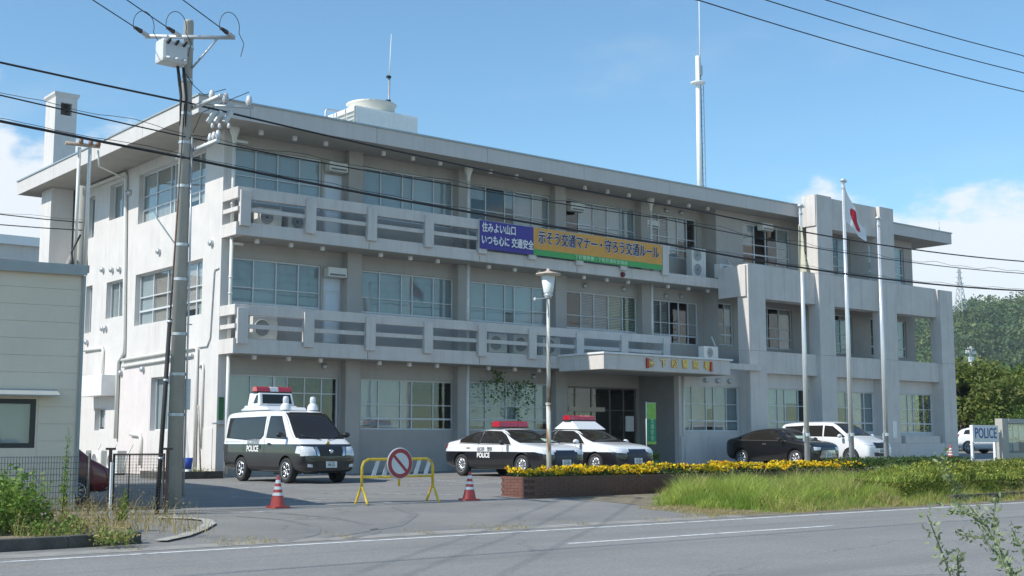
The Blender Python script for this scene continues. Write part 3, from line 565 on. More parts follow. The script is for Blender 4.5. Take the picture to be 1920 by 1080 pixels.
# ------------------------------------------------------------------ traffic safety banner on the upper rail
bn = empty('banner', (0, 0, 0), label='long purple, orange and green traffic safety banner tied along the upper balcony', cat='banner')
PUR = mat('purple_cloth', (.085, .07, .30), .85, .08, 4); ORA = mat('orange_cloth', (.70, .36, .09), .85, .05, 4); GRN = mat('green_cloth', (.10, .40, .13), .85, .05, 4); INK = mat('navy_ink', (.02, .03, .09), .8, 0); PALE = mat('white_ink', (.80, .80, .80), .8, 0); LGR = mat('pale_green_ink', (.45, .75, .45), .8, 0)
def cloth(x0, x1, z0, z1, M, name):
    n = 40; mb = MB(); f = lambda x, z: (x, -.155-.012*math.sin(x*2.7)-.008*math.sin(x*7.1+z*3), z)
    for i in range(n):
        a, b = x0+(x1-x0)*i/n, x0+(x1-x0)*(i+1)/n; mb.face([f(a, z0), f(b, z0), f(b, z1), f(a, z1)]); mb.face([(f(a, z0)[0], f(a, z0)[1]+.006, z0), (f(a, z1)[0], f(a, z1)[1]+.006, z1), (f(b, z1)[0], f(b, z1)[1]+.006, z1), (f(b, z0)[0], f(b, z0)[1]+.006, z0)])
    return mb.build(name, M, bn, fix=False)
ZB0, ZB1 = 7.83, 8.84
cloth(9.28, 11.74, ZB0, ZB1, PUR, 'purple_panel'); cloth(11.742, 18.42, ZB0+.22, ZB1, ORA, 'orange_panel'); cloth(11.742, 18.42, ZB0, ZB0+.218, GRN, 'green_strip')
def lett(s, size, M, x, z, sx=1.0, bold=.0, y=-.185): return text_mesh('lettering', s, size, M, bn, MW((x, y, z), (1, 0, 0), (0, 0, 1)), .002, sx=sx, bold=bold)
lett('住みよい山口', .36, PALE, 10.13, 8.58, .72, .010); lett('いつも心に 交通安全', .36, PALE, 10.52, 8.14, .72, .011)
lett('示そう交通マナー・守ろう交通ルール', .52, PALE, 15.08, 8.47, .71, .030, -.178); lett('示そう交通マナー・守ろう交通ルール', .52, INK, 15.08, 8.47, .71, .009, -.188)
lett('下松警察署・下松交通安全協会', .17, LGR, 15.1, 7.935, 1.15, .004, -.184)
for x in (9.35, 11.7, 14.0, 16.4, 18.35): MB().tube([(x, -.16, ZB1), (x, -.1, ZB1+.06), (x, .05, ZB1+.06)], .006, 5).build('tie_cord', PALE, bn)

# ------------------------------------------------------------------ utility pole
PX, PY = -6.77, -11.15; PZ = G(PX, PY)
up_ = empty('utility_pole', (PX, PY, PZ), label='tall round concrete utility pole with transformer in front of the station corner', cat='utility pole')
POLEC = mat('pole_concrete', (.42, .41, .37), .85, .10, 1.5, streak=.16, fine=.08, bump=.1, bscale=50); PORC = mat('porcelain', (.58, .58, .57), .3, .05, 10); STEEL = mat('galvanised_arm', (.55, .57, .57), .45, .1, 8, metal=.5)
H = 9.9; MB().cyl((0, 0, -.2), (0, 0, H-.08), .165, .10, 24).lathe([(.10, H-.08), (.085, H-.02), (.0, H)], (0, 0, 0), 24).build('shaft', POLEC, up_)
ax = Vector((.80, -.60, 0)).normalized()        # the arms run square to the line overhead
def L(a, z, off=0): return Vector((ax.x*a-ax.y*off, ax.y*a+ax.x*off, z))
def bar(p, q, r): return MB().tube([p, q], r, 4)
MB().cyl(L(-.85, 9.48, -.14), L(.98, 9.48, -.14), .045, n=4).build('crossarm', STEEL, up_)
MB().cyl(L(.62, 9.45, -.14), L(.1, 8.85, -.05), .022, n=6).build('brace', STEEL, up_); 
def insulator(parent, p, d, n=4, r=.05, s=.055, M=PORC):
    p = Vector(p); d = Vector(d).normalized(); mb = MB()
    for i in range(n): mb.cyl(p+d*(i*s), p+d*(i*s+s*.55), r, r*.55, 10); mb.cyl(p+d*(i*s+s*.5), p+d*(i*s+s), r*.4, n=8)
    return mb.build('insulator', M, parent)
WIRE_DIR = Vector((-.80, -.60, .03)).normalized()
TIPS = []
for a, zz in ((-.80, 9.50), (-.15, 9.50), (.92, 9.50)):
    p = L(a, zz, -.16); insulator(up_, p, WIRE_DIR, 4); q = p+WIRE_DIR*.24; MB().cyl(q, q+WIRE_DIR*.24, .05, .03, 8).build('dead_end_clamp', DARK, up_); TIPS.append(Vector((PX, PY, PZ))+q+WIRE_DIR*.2)
    MB().tube([q+WIRE_DIR*.12+Vector((.12-.22*math.cos(t), .0, .10+.30*math.sin(t))) if t < 3.6 else q+Vector((.42-.05*(t-3.6), .05, -.12-.22*(t-3.6))) for t in np.linspace(-.4, 5.0, 22)], .008, 5).build('jumper_wire', DARK, up_)
tf = MB(); tf.box(-.72, -.18, -.42, -.02, 8.80, 9.28); tfo = tf.build('switch_box', mat('switch_paint', (.62, .63, .62), .45, .06, 5, streak=.1), up_, bevel=.06)
for a in (-.62, -.45, -.28): insulator(tfo, (a, -.42, 9.18), (0, -1, .3), 3, .035, .05, DARK); insulator(tfo, (a, -.42, 8.88), (0, -1, -.3), 3, .03, .05)
for a in (-.3, -.18): MB().tube([(a, -.2, 8.8), (a+.04, -.2, 8.55), (a+.10, -.18, 8.2), (a+.1, -.17, 7.6)], [.03, .035, .03, .01], 7).build('cable_head', DARK, up_)
# two lower arms toward the building
def pin(p, s=1.0, M=None): return MB().lathe([(.0, .24*s), (.045*s, .22*s), (.06*s, .15*s), (.075*s, .10*s), (.06*s, .04*s), (.03*s, 0)], p, 12).build('insulator', M or PORC, up_)
MB().cyl((.17, .75, 7.16), (.17, -1.15, 7.16), .05, n=4).build('crossarm', STEEL, up_); MB().cyl((.12, .12, 8.05), (.17, -1.25, 8.05), .05, n=4).build('crossarm', STEEL, up_)
for a in (-.80, -.97, -1.14): pin((.17, a, 7.20), .75)
for a in (-.45, -.62): pin((.22, a, 7.12), .55)
MB().cyl((.17, -.55, 8.0), (1.0, -1.0, 8.0), .03, n=4).build('arm', STEEL, up_)
pin((.20, -.75, 8.08), .85, PORC); pin((.50, -.75, 8.05), .95, mat('grey_insulator', (.45, .43, .45), .3, .1, 9)); pin((.92, -.95, 8.03), .95)
for k, (x_, y_) in enumerate(((.30, -.55), (.42, -.62), (.56, -.75))): tb = MB().box(-.05, .05, -.045, .045, -.14, .14).build('cutout_box', STEEL, up_, bevel=.02); tb.location = (x_, y_, 7.78); tb.rotation_euler = (.25, .45, .2*k); pin((x_-.02, y_-.1, 7.52), .5)
MB().tube([(.50, -.75, 8.35), (.2, -.4, 8.25), (.1, -.1, 8.5), (-.1, -.15, 8.7)], .008, 5).build('jumper_wire', DARK, up_); MB().tube([(.92, -.95, 8.32), (.6, -.6, 8.15), (.2, -.3, 7.9), (.1, -.15, 7.5)], .008, 5).build('jumper_wire', DARK, up_)
for z in (9.3, 8.6, 7.9, 7.3, 6.4, 5.2, 4.5, 3.4, 2.6, 1.8): MB().lathe([(.165-.0066*z+.012, -.03), (.165-.0066*z+.012, .03)], (0, 0, z), 24).build('band', STEEL, up_)
for z in (2.9, 2.5, 3.6): MB().cyl((.14, -.05, z), (.24, -.08, z), .012, n=6).build('step_bolt', STEEL, up_)
MB().tube([(.09, -.13, 7.4), (.12, -.13, 5.0), (.14, -.12, 3.0), (.15, -.11, .2)], .02, 6).build('riser_conduit', GREYM, up_); MB().box(.10, .24, -.10, .02, 1.9, 2.5).build('meter_box', STEEL, up_)
gw = empty('guy_wire', (-7.72, -12.55, G(-7.7, -12.5)), label='black sleeved guy wire running down beside the utility pole', cat='guy wire')
gd = Vector((PX-.08, PY-.1, 7.9))-gw.location
MB().tube([(0, 0, 0), gd*.45], .042, 10).build('sleeve', BLACKR, gw); MB().tube([gd*.44, gd], .012, 6).build('strand', DARK, gw); MB().tube([gd*.45, gd*.75], .018, 6).build('cover', mat('rust_cover', (.12, .06, .04), .7, .3, 6), gw)
for f in (.12, .3, .44): MB().tube([gd*f, gd*(f+.006)], .052, 10).build('sleeve_band', STEEL, gw)

# overhead cables
CABM = mat('cable_sheath', (.02, .02, .022), .6, .05, 5)
def cable(pts, r, label, n=40, sag=0, group='overhead cables', lash=0):
    pts = [Vector(p) for p in pts]; out = []
    for p1, p2 in zip(pts, pts[1:]):
        m_ = max(2, int((p2-p1).length/1.2)); sg = sag if len(pts) == 2 else .0006*(p2-p1).length**2
        for k in range(m_): f = k/m_; out.append(p1.lerp(p2, f)-Vector((0, 0, sg*4*f*(1-f))))
    out.append(pts[-1])
    e = empty('overhead_cable', out[0], label=label, cat='cable', group=group); o0 = out[0]
    MB().tube([p-o0 for p in out], r, 6).build('sheath', CABM, e)
    if lash:
        h = MB(); hp = []
        Lt = sum((out[i+1]-out[i]).length for i in range(len(out)-1)); m_ = int(Lt/.12)
        for k in range(m_+1):
            t = k/m_*(len(out)-1); i = min(int(t), len(out)-2); p = out[i].lerp(out[i+1], t-i)-o0
            j = .5+.5*math.sin(k*.31)*math.sin(k*.113+1); hp.append(p+Vector((0, .012*math.sin(k*1.6), .03+lash*j)))
        h.tube(hp, .006, 4).build('lashing_wire', CABM, e)
    return e
cable([(-60, PY, 8.6), (-10.47, PY, 8.1), (-6.88, PY-.1, 7.95), (-.77, PY, 7.69), (8.31, PY, 7.51), (25.98, PY, 7.65), (34, PY, 7.8)], .021, 'topmost of three dark cables crossing the whole facade')
cable([(-60, PY, 8.4), (-10.44, PY, 7.48), (-6.82, PY-.1, 7.23), (0, PY, 7.13), (7.12, PY, 7.12), (25.94, PY, 7.2), (34, PY, 7.3)], .014, 'middle of three cables crossing the facade, with curly lashing wire', lash=.10)
cable([(-60, PY, 7.6), (-10.42, PY, 6.99), (-6.84, PY-.1, 6.8), (.17, PY, 6.55), (7.33, PY, 6.43), (25.88, PY, 6.56), (34, PY, 6.7)], .027, 'lowest and thickest of three cables crossing the facade', lash=.06)
for z1, z2, lab in ((8.96, 9.27, 'lowest of three power lines in the upper right sky'), (9.37, 9.73, 'middle of three power lines in the upper right sky'), (9.74, 10.15, 'highest of three power lines in the upper right sky')):
    cable([(-24, -20, z1-.2), (-1.0, -20, z1-.0), (10.1, -20, z2), (30, -20, z2+.5)], .011, lab)
for T, lab in zip(TIPS, ('leftmost of three thin wires meeting the pole head', 'middle of three thin wires meeting the pole head', 'rightmost of three thin wires meeting the pole head')):
    cable([T, T+WIRE_DIR*26+Vector((0, 0, .9))], .012, lab, n=24, sag=.25)
# thin service wires to the small pole
SPX, SPY = -3.12, 4.6
sp = empty('service_pole', (SPX, SPY, 0), label='short concrete service pole with two pipe risers behind the beige building', cat='pole')
MB().cyl((0, 0, -.2), (0, 0, 9.2), .17, .13, 18).build('shaft', POLEC, sp)
for dx, top in ((-.20, 10.4), (.14, 10.45)): MB().cyl((dx, -.2, 6.6), (dx, -.2, top), .06, .055, 10).build('riser', PVC, sp)
MB().tube([(-.65, -.2, 10.48), (.45, -.2, 10.52)], .06, 6).build('crossarm', mat('rusty_arm', (.42, .33, .25), .8, .35, 9), sp)
for dx in (-.25, .2, .55): MB().lathe([(.0, .2), (.07, .16), (.08, .05), (.04, 0)], (dx*.7, -.25, 10.5), 10).build('insulator', mat('rusty_insulator', (.25, .15, .1), .6, .3, 9), sp)
MB().tube([(.4, -.2, 10.4), (.5, -.1, 9.9), (2.6, 3.0, 10.3)], .03, 6).build('conduit', PVC, sp); MB().tube([(-.05, -.2, 7.6), (-.35, -.3, 7.0), (-.2, -.25, 6.3), (.2, -.2, 6.6), (.15, -.2, 7.4)], .03, 6).build('cable_coil', DARK, sp); MB().cyl((-.25, -.1, 6.9), (-.85, .1, 5.2), .09, .11, 8).build('strut', CONCG, sp)
cable([(-16, 3.0, 8.9), (SPX, SPY-.2, 8.0)], .016, 'upper thin service wire to the short pole at far left', n=16, sag=.4, lash=.08); cable([(-16, 3.0, 8.0), (SPX, SPY-.2, 7.75)], .016, 'lower thin service wire to the short pole at far left', n=16, sag=.3)

# ------------------------------------------------------------------ street lamp, flagpoles, flags
LX, LY = 2.45, -11.75
sl = empty('lamp_post', (LX, LY, G(LX, LY)), label='rusty white lamp post with flat-hatted lantern standing in the flower bed', cat='lamp post')
RUSTW = mat('rusty_white_paint', (.58, .56, .50), .7, .12, 6); 
def rusty(M, rc, lo, hi, sc):
    t = M.node_tree; p = t.nodes['Principled BSDF']; src = p.inputs['Base Color'].links[0].from_socket
    g = N(t, 'ShaderNodeNewGeometry'); mp = N(t, 'ShaderNodeMapping'); mp.inputs['Scale'].default_value = (3, 3, .6); t.links.new(g.outputs['Position'], mp.inputs['Vector']); n = N(t, 'ShaderNodeTexNoise'); n.inputs['Scale'].default_value = sc; n.inputs['Detail'].default_value = 8; t.links.new(mp.outputs[0], n.inputs['Vector'])
    mr = N(t, 'ShaderNodeMapRange'); mr.inputs['From Min'].default_value = lo; mr.inputs['From Max'].default_value = hi; t.links.new(n.outputs['Fac'], mr.inputs['Value']); mx = N(t, 'ShaderNodeMixRGB'); mx.inputs['Color2'].default_value = (*rc, 1); t.links.new(mr.outputs[0], mx.inputs['Fac']); t.links.new(src, mx.inputs['Color1']); t.links.new(mx.outputs[0], p.inputs['Base Color'])
rusty(RUSTW, (.22, .11, .05), .5, .62, 2.2)
z0 = -G(LX, LY); MB().cyl((0, 0, 0), (0, 0, 2.2), .062, .058, 14).cyl((0, 0, 2.2), (0, 0, 4.6+z0), .05, .042, 14).build('post', RUSTW, sl); MB().lathe([(.075, 0), (.075, .06)], (0, 0, 2.15), 14).build('collar', RUSTW, sl)
MB().lathe([(.0, 4.66), (.10, 4.66), (.115, 4.70), (.175, 5.10), (.0, 5.10)], (0, 0, z0), 20).build('lantern', mat('opal_lantern', (.72, .74, .72), .3, .05, 5), sl)
MB().lathe([(.06, 4.55), (.12, 4.64), (.1, 4.66)], (0, 0, z0), 16).build('neck', GREYM, sl)
MB().lathe([(.175, 5.10), (.31, 5.13), (.30, 5.16), (.08, 5.21), (.04, 5.24), (.03, 5.28), (.0, 5.29)], (0, 0, z0), 24).build('hat', mat('rusty_hat', (.48, .40, .33), .7, .25, 8), sl)
MB().tube([(-.40, 0, 4.5+z0), (-.05, 0, 4.56+z0), (.08, 0, 4.56+z0)], .016, 6).build('arm', GREYM, sl); MB().lathe([(.0, -.05), (.035, -.03), (.035, .03), (.0, .05)], (-.42, 0, 4.5+z0), 10).build('arm_insulator', PORC, sl)
FPM = mat('flagpole_aluminium', (.66, .68, .69), .3, .04, 5, metal=.35)
def flagpole(x, h, label):
    y = -10.8; f = empty('flagpole', (x, y, G(x, y)), label=label, cat='flagpole', group='flagpoles before the station')
    MB().cyl((0, 0, 0), (0, 0, h-.3), .085, .05, 18).build('pole', FPM, f); MB().lathe([(.05, h-.3), (.075, h-.28), (.05, h-.2), (.05, h-.05), (.09, h-.04), (.09, h+.02), (.0, h+.05)], (0, 0, 0), 14).build('finial', FPM, f)
    MB().box(-.03, .17, -.03, .03, h-.06, h+.0).build('pulley_arm', GREYM, f); MB().lathe([(.1, 0), (.1, .1)], (0, 0, 1.35), 14).build('collar', FPM, f); MB().box(-.15, -.07, -.03, .03, 1.2, 1.45).build('cleat', GREYM, f)
    MB().tube([(-.1, -.02, 1.3), (-.08, -.02, h-.1)], .006, 4).build('halyard', PALE, f)
    return f
flagpole(13.5, 8.40, 'leftmost and shortest-looking flagpole, carrying the cream flag'); flagpole(15.7, 9.47, 'tallest middle flagpole carrying the white and red flag'); flagpole(17.53, 8.45, 'bare rightmost flagpole without a flag')
def flag(name, fn, label, M, emblem):
    """limp cloth: fn maps (u along the fly, v down the hoist) to a point"""
    nu, nv = 30, 34; mb = MB(); mb.raw([fn(i/nu, j/nv) for j in range(nv+1) for i in range(nu+1)], [(j*(nu+1)+i, j*(nu+1)+i+1, (j+1)*(nu+1)+i+1, (j+1)*(nu+1)+i) for j in range(nv) for i in range(nu)], 0, True)
    mb.mi = [emblem((i+.5)/nu, (j+.5)/nv) for j in range(nv) for i in range(nu)]
    return tag(mb.build(name, M, fix=False), label, 'flag')
WCL = mat('white_flag_cloth', (.78, .78, .78), .9, .03, 5); RCL = mat('red_flag_cloth', (.55, .03, .05), .9, .05, 5); CCL = mat('cream_flag_cloth', (.72, .66, .50), .9, .06, 4); BCL = mat('black_green_print', (.04, .07, .05), .9, .1, 6)
def nat(u, v):
    zt = 9.22-1.30*u**.9; zb = 8.06-.58*u; return (15.62+.98*u+.05*math.sin(u*8+v*2)*u, -10.90+.10*math.sin(u*9.5+v*1.2)*(.2+.8*u), zt+(zb-zt)*v+.02*math.sin(u*12))
def pref(u, v): return (13.21+u*(.16+.34*v)+.02*math.sin(v*7)*u, -10.95+.09*math.sin(u*8.5+v)*(.4+.6*v), 7.66-1.44*v-.10*u*(1-v))
flag('national_flag', nat, 'white flag with a red disc hanging limp on the middle flagpole', [WCL, RCL], lambda u, v: 1 if ((u-.55)*1.15)**2+((v-.5)*.95)**2 < .105 else 0)
flag('emblem_flag', pref, 'cream flag with dark ring emblem furled on the leftmost flagpole', [CCL, BCL], lambda u, v: 1 if .10 < ((u-1.0)*1.0)**2/1.8+((v-.55)*2.2)**2 < .17 or ((u-.8)**2/2+((v-.55)*2)**2 < .02) else 0)

# ------------------------------------------------------------------ signs and notice board
ps = empty('police_sign', (23.0, -11.0, G(23, -11)), label='white board on two white posts reading POLICE in blue', cat='sign')
z0 = -G(23, -11); WPA = mat('sign_white', (.78, .78, .77), .5, .03, 4); BLUE = mat('sign_blue', (.02, .07, .30), .5, .05, 4)
for x in (-.76, .68): MB().box(x-.045, x+.045, -.03, .05, 0, 1.66+z0).build('post', WPA, ps)
MB().box(-.82, .82, -.07, -.032, 1.08+z0, 1.66+z0).build('board', WPA, ps, bevel=.008); text_mesh('lettering', 'POLICE', .50, BLUE, ps, MW((0, -.073, 1.37+z0), (1, 0, 0), (0, 0, 1)), .002, sx=.86, bold=.006)
nb = empty('notice_board', (25.4, -11.0, G(25.4, -11)), label='grey framed glass notice board at the right edge of the photo', cat='notice board')
GF = mat('board_frame', (.42, .40, .36), .6, .1, 5)
[MB().box(q, q+.4, -.14, .14, 0, 1.95).build('post', GF, nb, bevel=.01) for q in (-1.42, 1.0)]; MB().box(-1.02, 1.0, -.16, .16, 1.78, 1.95).build('roof_bar', GF, nb); MB().box(-1.02, 1.0, -.12, .12, .55, .75).build('sill', GF, nb)
MB().box(-1.02, 1.0, .04, .10, .75, 1.78).build('panel', mat('board_green', (.24, .27, .25), .8, .1, 3), nb); MB().box(-1.0, .98, -.09, -.082, .77, 1.76).build('glass_door', GLS, nb)
for i, (x, z, w, h) in enumerate(((-.85, 1.25, .35, .4), (-.4, 1.3, .3, .42), (-.85, .82, .3, .35), (0, 1.2, .42, .5), (-.45, .82, .36, .36), (.5, 1.25, .4, .4))): MB().box(x, x+w, .028, .039, z, z+h).build('poster', [WPA, PALE, mat('poster_blue', (.35, .5, .6), .7, .2, 6)][i % 3], nb)

# ------------------------------------------------------------------ cones, barricade, nobori, pot
CRED = mat('cone_red', (.44, .065, .055), .55, .15, 6); CWH = mat('cone_white', (.68, .68, .68), .5, .08, 8)
def cone(x, y, label, h=.66, rz=0, lean=0):
    c = empty('traffic_cone', (x, y, G(x, y)), rz, label, 'traffic cone', 'traffic cones at the driveway'); c.rotation_euler = (lean, lean*.5, rz)
    MB().prism([(-.19, -.15), (-.15, -.19), (.15, -.19), (.19, -.15), (.19, .15), (.15, .19), (-.15, .19), (-.19, .15)], 'z', 0, .035).build('base', CRED, c)
    zs_ = [.035, .24, .30, .36, .42, .48, .55, h]; rr = lambda z: .125*(1-(z-.035)/(h-.035))+.026
    for k, (a, b) in enumerate(zip(zs_, zs_[1:])):
        e = .004 if k % 2 else 0
        MB().lathe([(rr(a)+e, a), (rr(b)+e, b)], (0, 0, 0), 20).build('band' if k % 2 else 'section', CWH if k % 2 else CRED, c)
    MB().lathe([(rr(h), h), (.012, h+.015), (0, h+.015)], (0, 0, 0), 20).build('tip', CRED, c); return c
cone(-5.05, -12.2, 'red and white traffic cone left of the yellow barricade, below the van', h=.62); cone(-.2, -12.1, 'red and white traffic cone right of the barricade, beside the planter end', lean=.02, h=.62)
cone(33.1, -3.4, 'small red and white cone far off by the right corner of the station', h=.7)
BAX, BAY = -2.15, -12.15; ba = empty('barricade', (BAX, BAY, G(BAX, BAY)), R(1), label='yellow tube barricade with a round no-entry sign across the driveway', cat='barricade')
YEL = mat('yellow_paint', (.72, .50, .03), .4, .08, 5); rusty(YEL, (.35, .2, .06), .58, .66, 3)
w, h = .92, .93
MB().tube([(-w, 0, .36), (-w, 0, h-.16), (-w+.05, 0, h-.05), (-w+.16, 0, h), (w-.16, 0, h), (w-.05, 0, h-.05), (w, 0, h-.16), (w, 0, .36)], .03, 12).build('frame_tube', YEL, ba); MB().tube([(-w, 0, .56), (w, 0, .56)], .024, 10).build('bar', YEL, ba)
for sx in (-w, w): MB().tube([(sx, -.24, .0), (sx, -.2, .05), (sx, -.06, .30), (sx, 0, .37), (sx, .06, .30), (sx, .2, .05), (sx, .24, .0)], .026, 10).build('foot', YEL, ba)
for i in range(6):
    if i in (2, 3): continue
    x = -w+.28+i*.27; MB().raw([(x-.04, -.006, .585), (x+.06, -.006, .585), (x+.17, -.006, .90), (x+.07, -.006, .90), (x-.04, .006, .585), (x+.06, .006, .585), (x+.17, .006, .90), (x+.07, .006, .90)], [(0, 1, 2, 3), (7, 6, 5, 4), (0, 4, 5, 1), (1, 5, 6, 2), (2, 6, 7, 3), (3, 7, 4, 0)]).build('stripe_board', mat('stripe_grey', (.60, .62, .63), .5, .06, 6), ba)
sg = MB().lathe([(.0, .012), (.325, .012), (.335, .0), (.325, -.014), (.31, -.014)], (0, -.06, .84), 40, 'y').build('sign_disc', mat('sign_rim', (.55, .55, .55), .5, .05, 4), ba)
SRED = mat('faded_sign_red', (.34, .04, .045), .5, .12, 5); SWH = mat('sign_face', (.62, .63, .64), .45, .04, 5)
MB().lathe([(.0, 0), (.312, 0)], (0, -.076, .84), 40, 'y').build('sign_face', SWH, sg, fix=False); MB().lathe([(.31, 0), (.225, 0)], (0, -.079, .84), 40, 'y').build('red_ring', SRED, sg, fix=False)
bmw = MW((0, -.0795, .84), (.707, 0, -.707), (.707, 0, .707)); bb = MB().box(-.23, .23, -.032, .032, -.0005, .0005); bo = bb.build('red_bar', SRED, sg); bo.data.transform(bmw)
MB().cyl((0, -.04, .84), (0, -.04, .36), .025, n=8).build('sign_stem', YEL, ba)
no = empty('nobori_banner', (14.95, -2.6, G(14.9, -2.6)), label='narrow green vertical banner on a white pole by the entrance', cat='banner')
MB().cyl((0, 0, 0), (0, 0, 2.4), .016, n=8).build('pole', WPA, no); MB().cyl((0, 0, 2.36), (.52, 0, 2.36), .01, n=6).build('cross_rod', WPA, no); MB().lathe([(.0, 0), (.2, 0), (.2, .06), (.05, .12), (.0, .12)], (0, 0, 0), 16).build('base', GREYM, no)
def ncloth(z0, z1, M, nm):
    mb = MB()
    for i in range(10):
        a, b = .03+.048*i, .03+.048*(i+1); fy = lambda x: .015*math.sin(x*14); mb.face([(a, fy(a), z0), (b, fy(b), z0), (b, fy(b), z1), (a, fy(a), z1)], 0, True)
    mb.build(nm, M, no, fix=False)
ncloth(1.78, 2.35, mat('lime_cloth', (.25, .48, .10), .85, .1, 6), 'cloth'); ncloth(.98, 1.778, mat('deep_green_cloth', (.04, .26, .14), .85, .1, 6), 'cloth'); ncloth(.88, .978, mat('lime_cloth', (.25, .48, .10)), 'hem')
text_mesh('lettering', '交\n通\n安\n全', .2, LGR, no, MW((.27, -.03, 1.4), (1, 0, 0), (0, 0, 1)), .002)
po = empty('potted_plant', (16.9, -1.1, .12), label='small leafy plant in a green pot beside the entrance', cat='potted plant'); MB().lathe([(.0, 0), (.11, 0), (.14, .26), (.12, .26), (.0, .22)], (0, 0, 0), 16).build('pot', mat('green_pot', (.08, .3, .1), .5), po)
# ------------------------------------------------------------------ brick flower bed
PLX0, PLX1, PLY0, PLY1 = 1.35, 20.5, -12.32, -11.30
pl = empty('brick_planter', (PLX0, PLY0, G(PLX0, PLY0)), label='long low dark red brick planter full of yellow flowers', cat='planter')
BRK = mat('dark_brick', (.125, .058, .042), .5, .15, 5, fine=.15, bump=.1, bscale=60); BRK2 = mat('dark_brick_b', (.155, .068, .05), .55, .15, 5, fine=.15); MORT = mat('mortar', (.10, .055, .042), .9, .2, 8)
bx = lambda x: x-PLX0
PT = .50
MB().box(.012, PLX1-PLX0-.012, .012, .10, -.15, PT-.01).box(.012, PLX1-PLX0, 1.0-.08, 1.0, -.15, PT-.01).box(.012, .10, .1, .93, -.15, PT-.01).box(.1, PLX1-PLX0, .1, .92, -.15, PT-.06).build('core', MORT, pl)
bl_, bh_ = .30, .0705; b0 = MB().box(0, bl_-.007, 0, .014, 0, bh_-.005).build('brick', BRK, pl, bevel=.003); b1 = MB().box(0, .014, 0, .249, 0, bh_-.005).build('brick', BRK2, pl, bevel=.003)
first0 = first1 = True; cnt = 0
for r in range(7):
    z = .004+r*bh_
    for c in range(36):
        x = .016+c*bl_-(bl_/2 if r % 2 else 0)
        if x < .01 or x > 10.0: continue
        if first0: b0.location = (x, -.001, z); first0 = False
        else:
            o = share(b0, pl, (x, -.001+random.uniform(-.003, .002), z))
    for c in range(4):
        y = .016+c*.256-(.12 if r % 2 else 0)
        if y < 0 or y > .8: continue
        if first1: b1.location = (-.002, y, z); first1 = False
        else: share(b1, pl, (-.002, y, z))
MB().box(10.2, PLX1-PLX0, .0, .0115, 0, PT-.012).build('brick_face', BRK, pl)
# --- leaf helpers
def leafmat(name, col, var=.35, sc=4, trans=.25, rough=.6):
    M = mat(name, col, rough, var, sc, spec=.3); t = M.node_tree; p = t.nodes['Principled BSDF']; o = [n for n in t.nodes if n.type == 'OUTPUT_MATERIAL'][0]
    tl = N(t, 'ShaderNodeBsdfTranslucent'); src = p.inputs['Base Color'].links[0].from_socket
    sc_ = N(t, 'ShaderNodeVectorMath', operation='MULTIPLY'); sc_.inputs[1].default_value = (1.25, 1.2, .6); t.links.new(src, sc_.inputs[0]); t.links.new(sc_.outputs[0], tl.inputs['Color'])
    mx = N(t, 'ShaderNodeMixShader'); mx.inputs[0].default_value = trans; t.links.new(p.outputs[0], mx.inputs[1]); t.links.new(tl.outputs[0], mx.inputs[2]); t.links.new(mx.outputs[0], o.inputs['Surface']); return M
def leaves(cent, size, aspect=.5, upbias=0., rng=RNG):
    """one diamond leaf (two triangles as a quad) per centre"""
    n = len(cent); d = rng.normal(size=(n, 3)); d[:, 2] = d[:, 2]*.7+upbias; d /= np.linalg.norm(d, axis=1)[:, None]
    e = rng.normal(size=(n, 3)); e -= d*(e*d).sum(1)[:, None]; e /= np.linalg.norm(e, axis=1)[:, None]
    s = (size*(.6+.8*rng.random(n)))[:, None] if np.ndim(size) == 0 else size[:, None]
    nrm = np.cross(d, e)
    v = np.stack([cent, cent+d*s*.5+e*s*aspect*.5+nrm*s*.08, cent+d*s, cent+d*s*.5-e*s*aspect*.5+nrm*s*.08], 1).reshape(-1, 3)
    return v, np.arange(4*n).reshape(-1, 4)
def blades(base, h, w, lean, rng=RNG, segs=3):
    """grass blades: tapering bent ribbons"""
    n = len(base); a = rng.random(n)*2*np.pi; dr = np.stack([np.cos(a), np.sin(a), np.zeros(n)], 1); sd = np.stack([-np.sin(a), np.cos(a), np.zeros(n)], 1)
    b2 = rng.random(n)*2*np.pi; sd = np.stack([np.cos(b2), np.sin(b2), np.zeros(n)], 1)
    vs_ = []
    for k in range(segs+1):
        f = k/segs; c = base+dr*(lean*f**1.9)[:, None]+np.array([0, 0, 1])*(h*(f-.18*f*f*(lean/h)))[:, None]; ww = (w*(1-f*.92))[:, None]
        vs_ += [c-sd*ww, c+sd*ww]
    V = np.stack(vs_, 1); m_ = 2*(segs+1); idx = np.arange(n)[:, None]*m_; fs = []
    for k in range(segs): fs.append(np.concatenate([idx+2*k, idx+2*k+1, idx+2*k+3, idx+2*k+2], 1))
    return V.reshape(-1, 3), np.stack(fs, 1).reshape(-1, 4)
def merge(parts):
    vv, ff, mm, b = [], [], [], 0
    for (v, f, k) in parts: vv.append(v); ff.append(f+b); mm.append(np.full(len(f), k)); b += len(v)
    return np.concatenate(vv), np.concatenate(ff), np.concatenate(mm)
GV = np.vectorize(G)
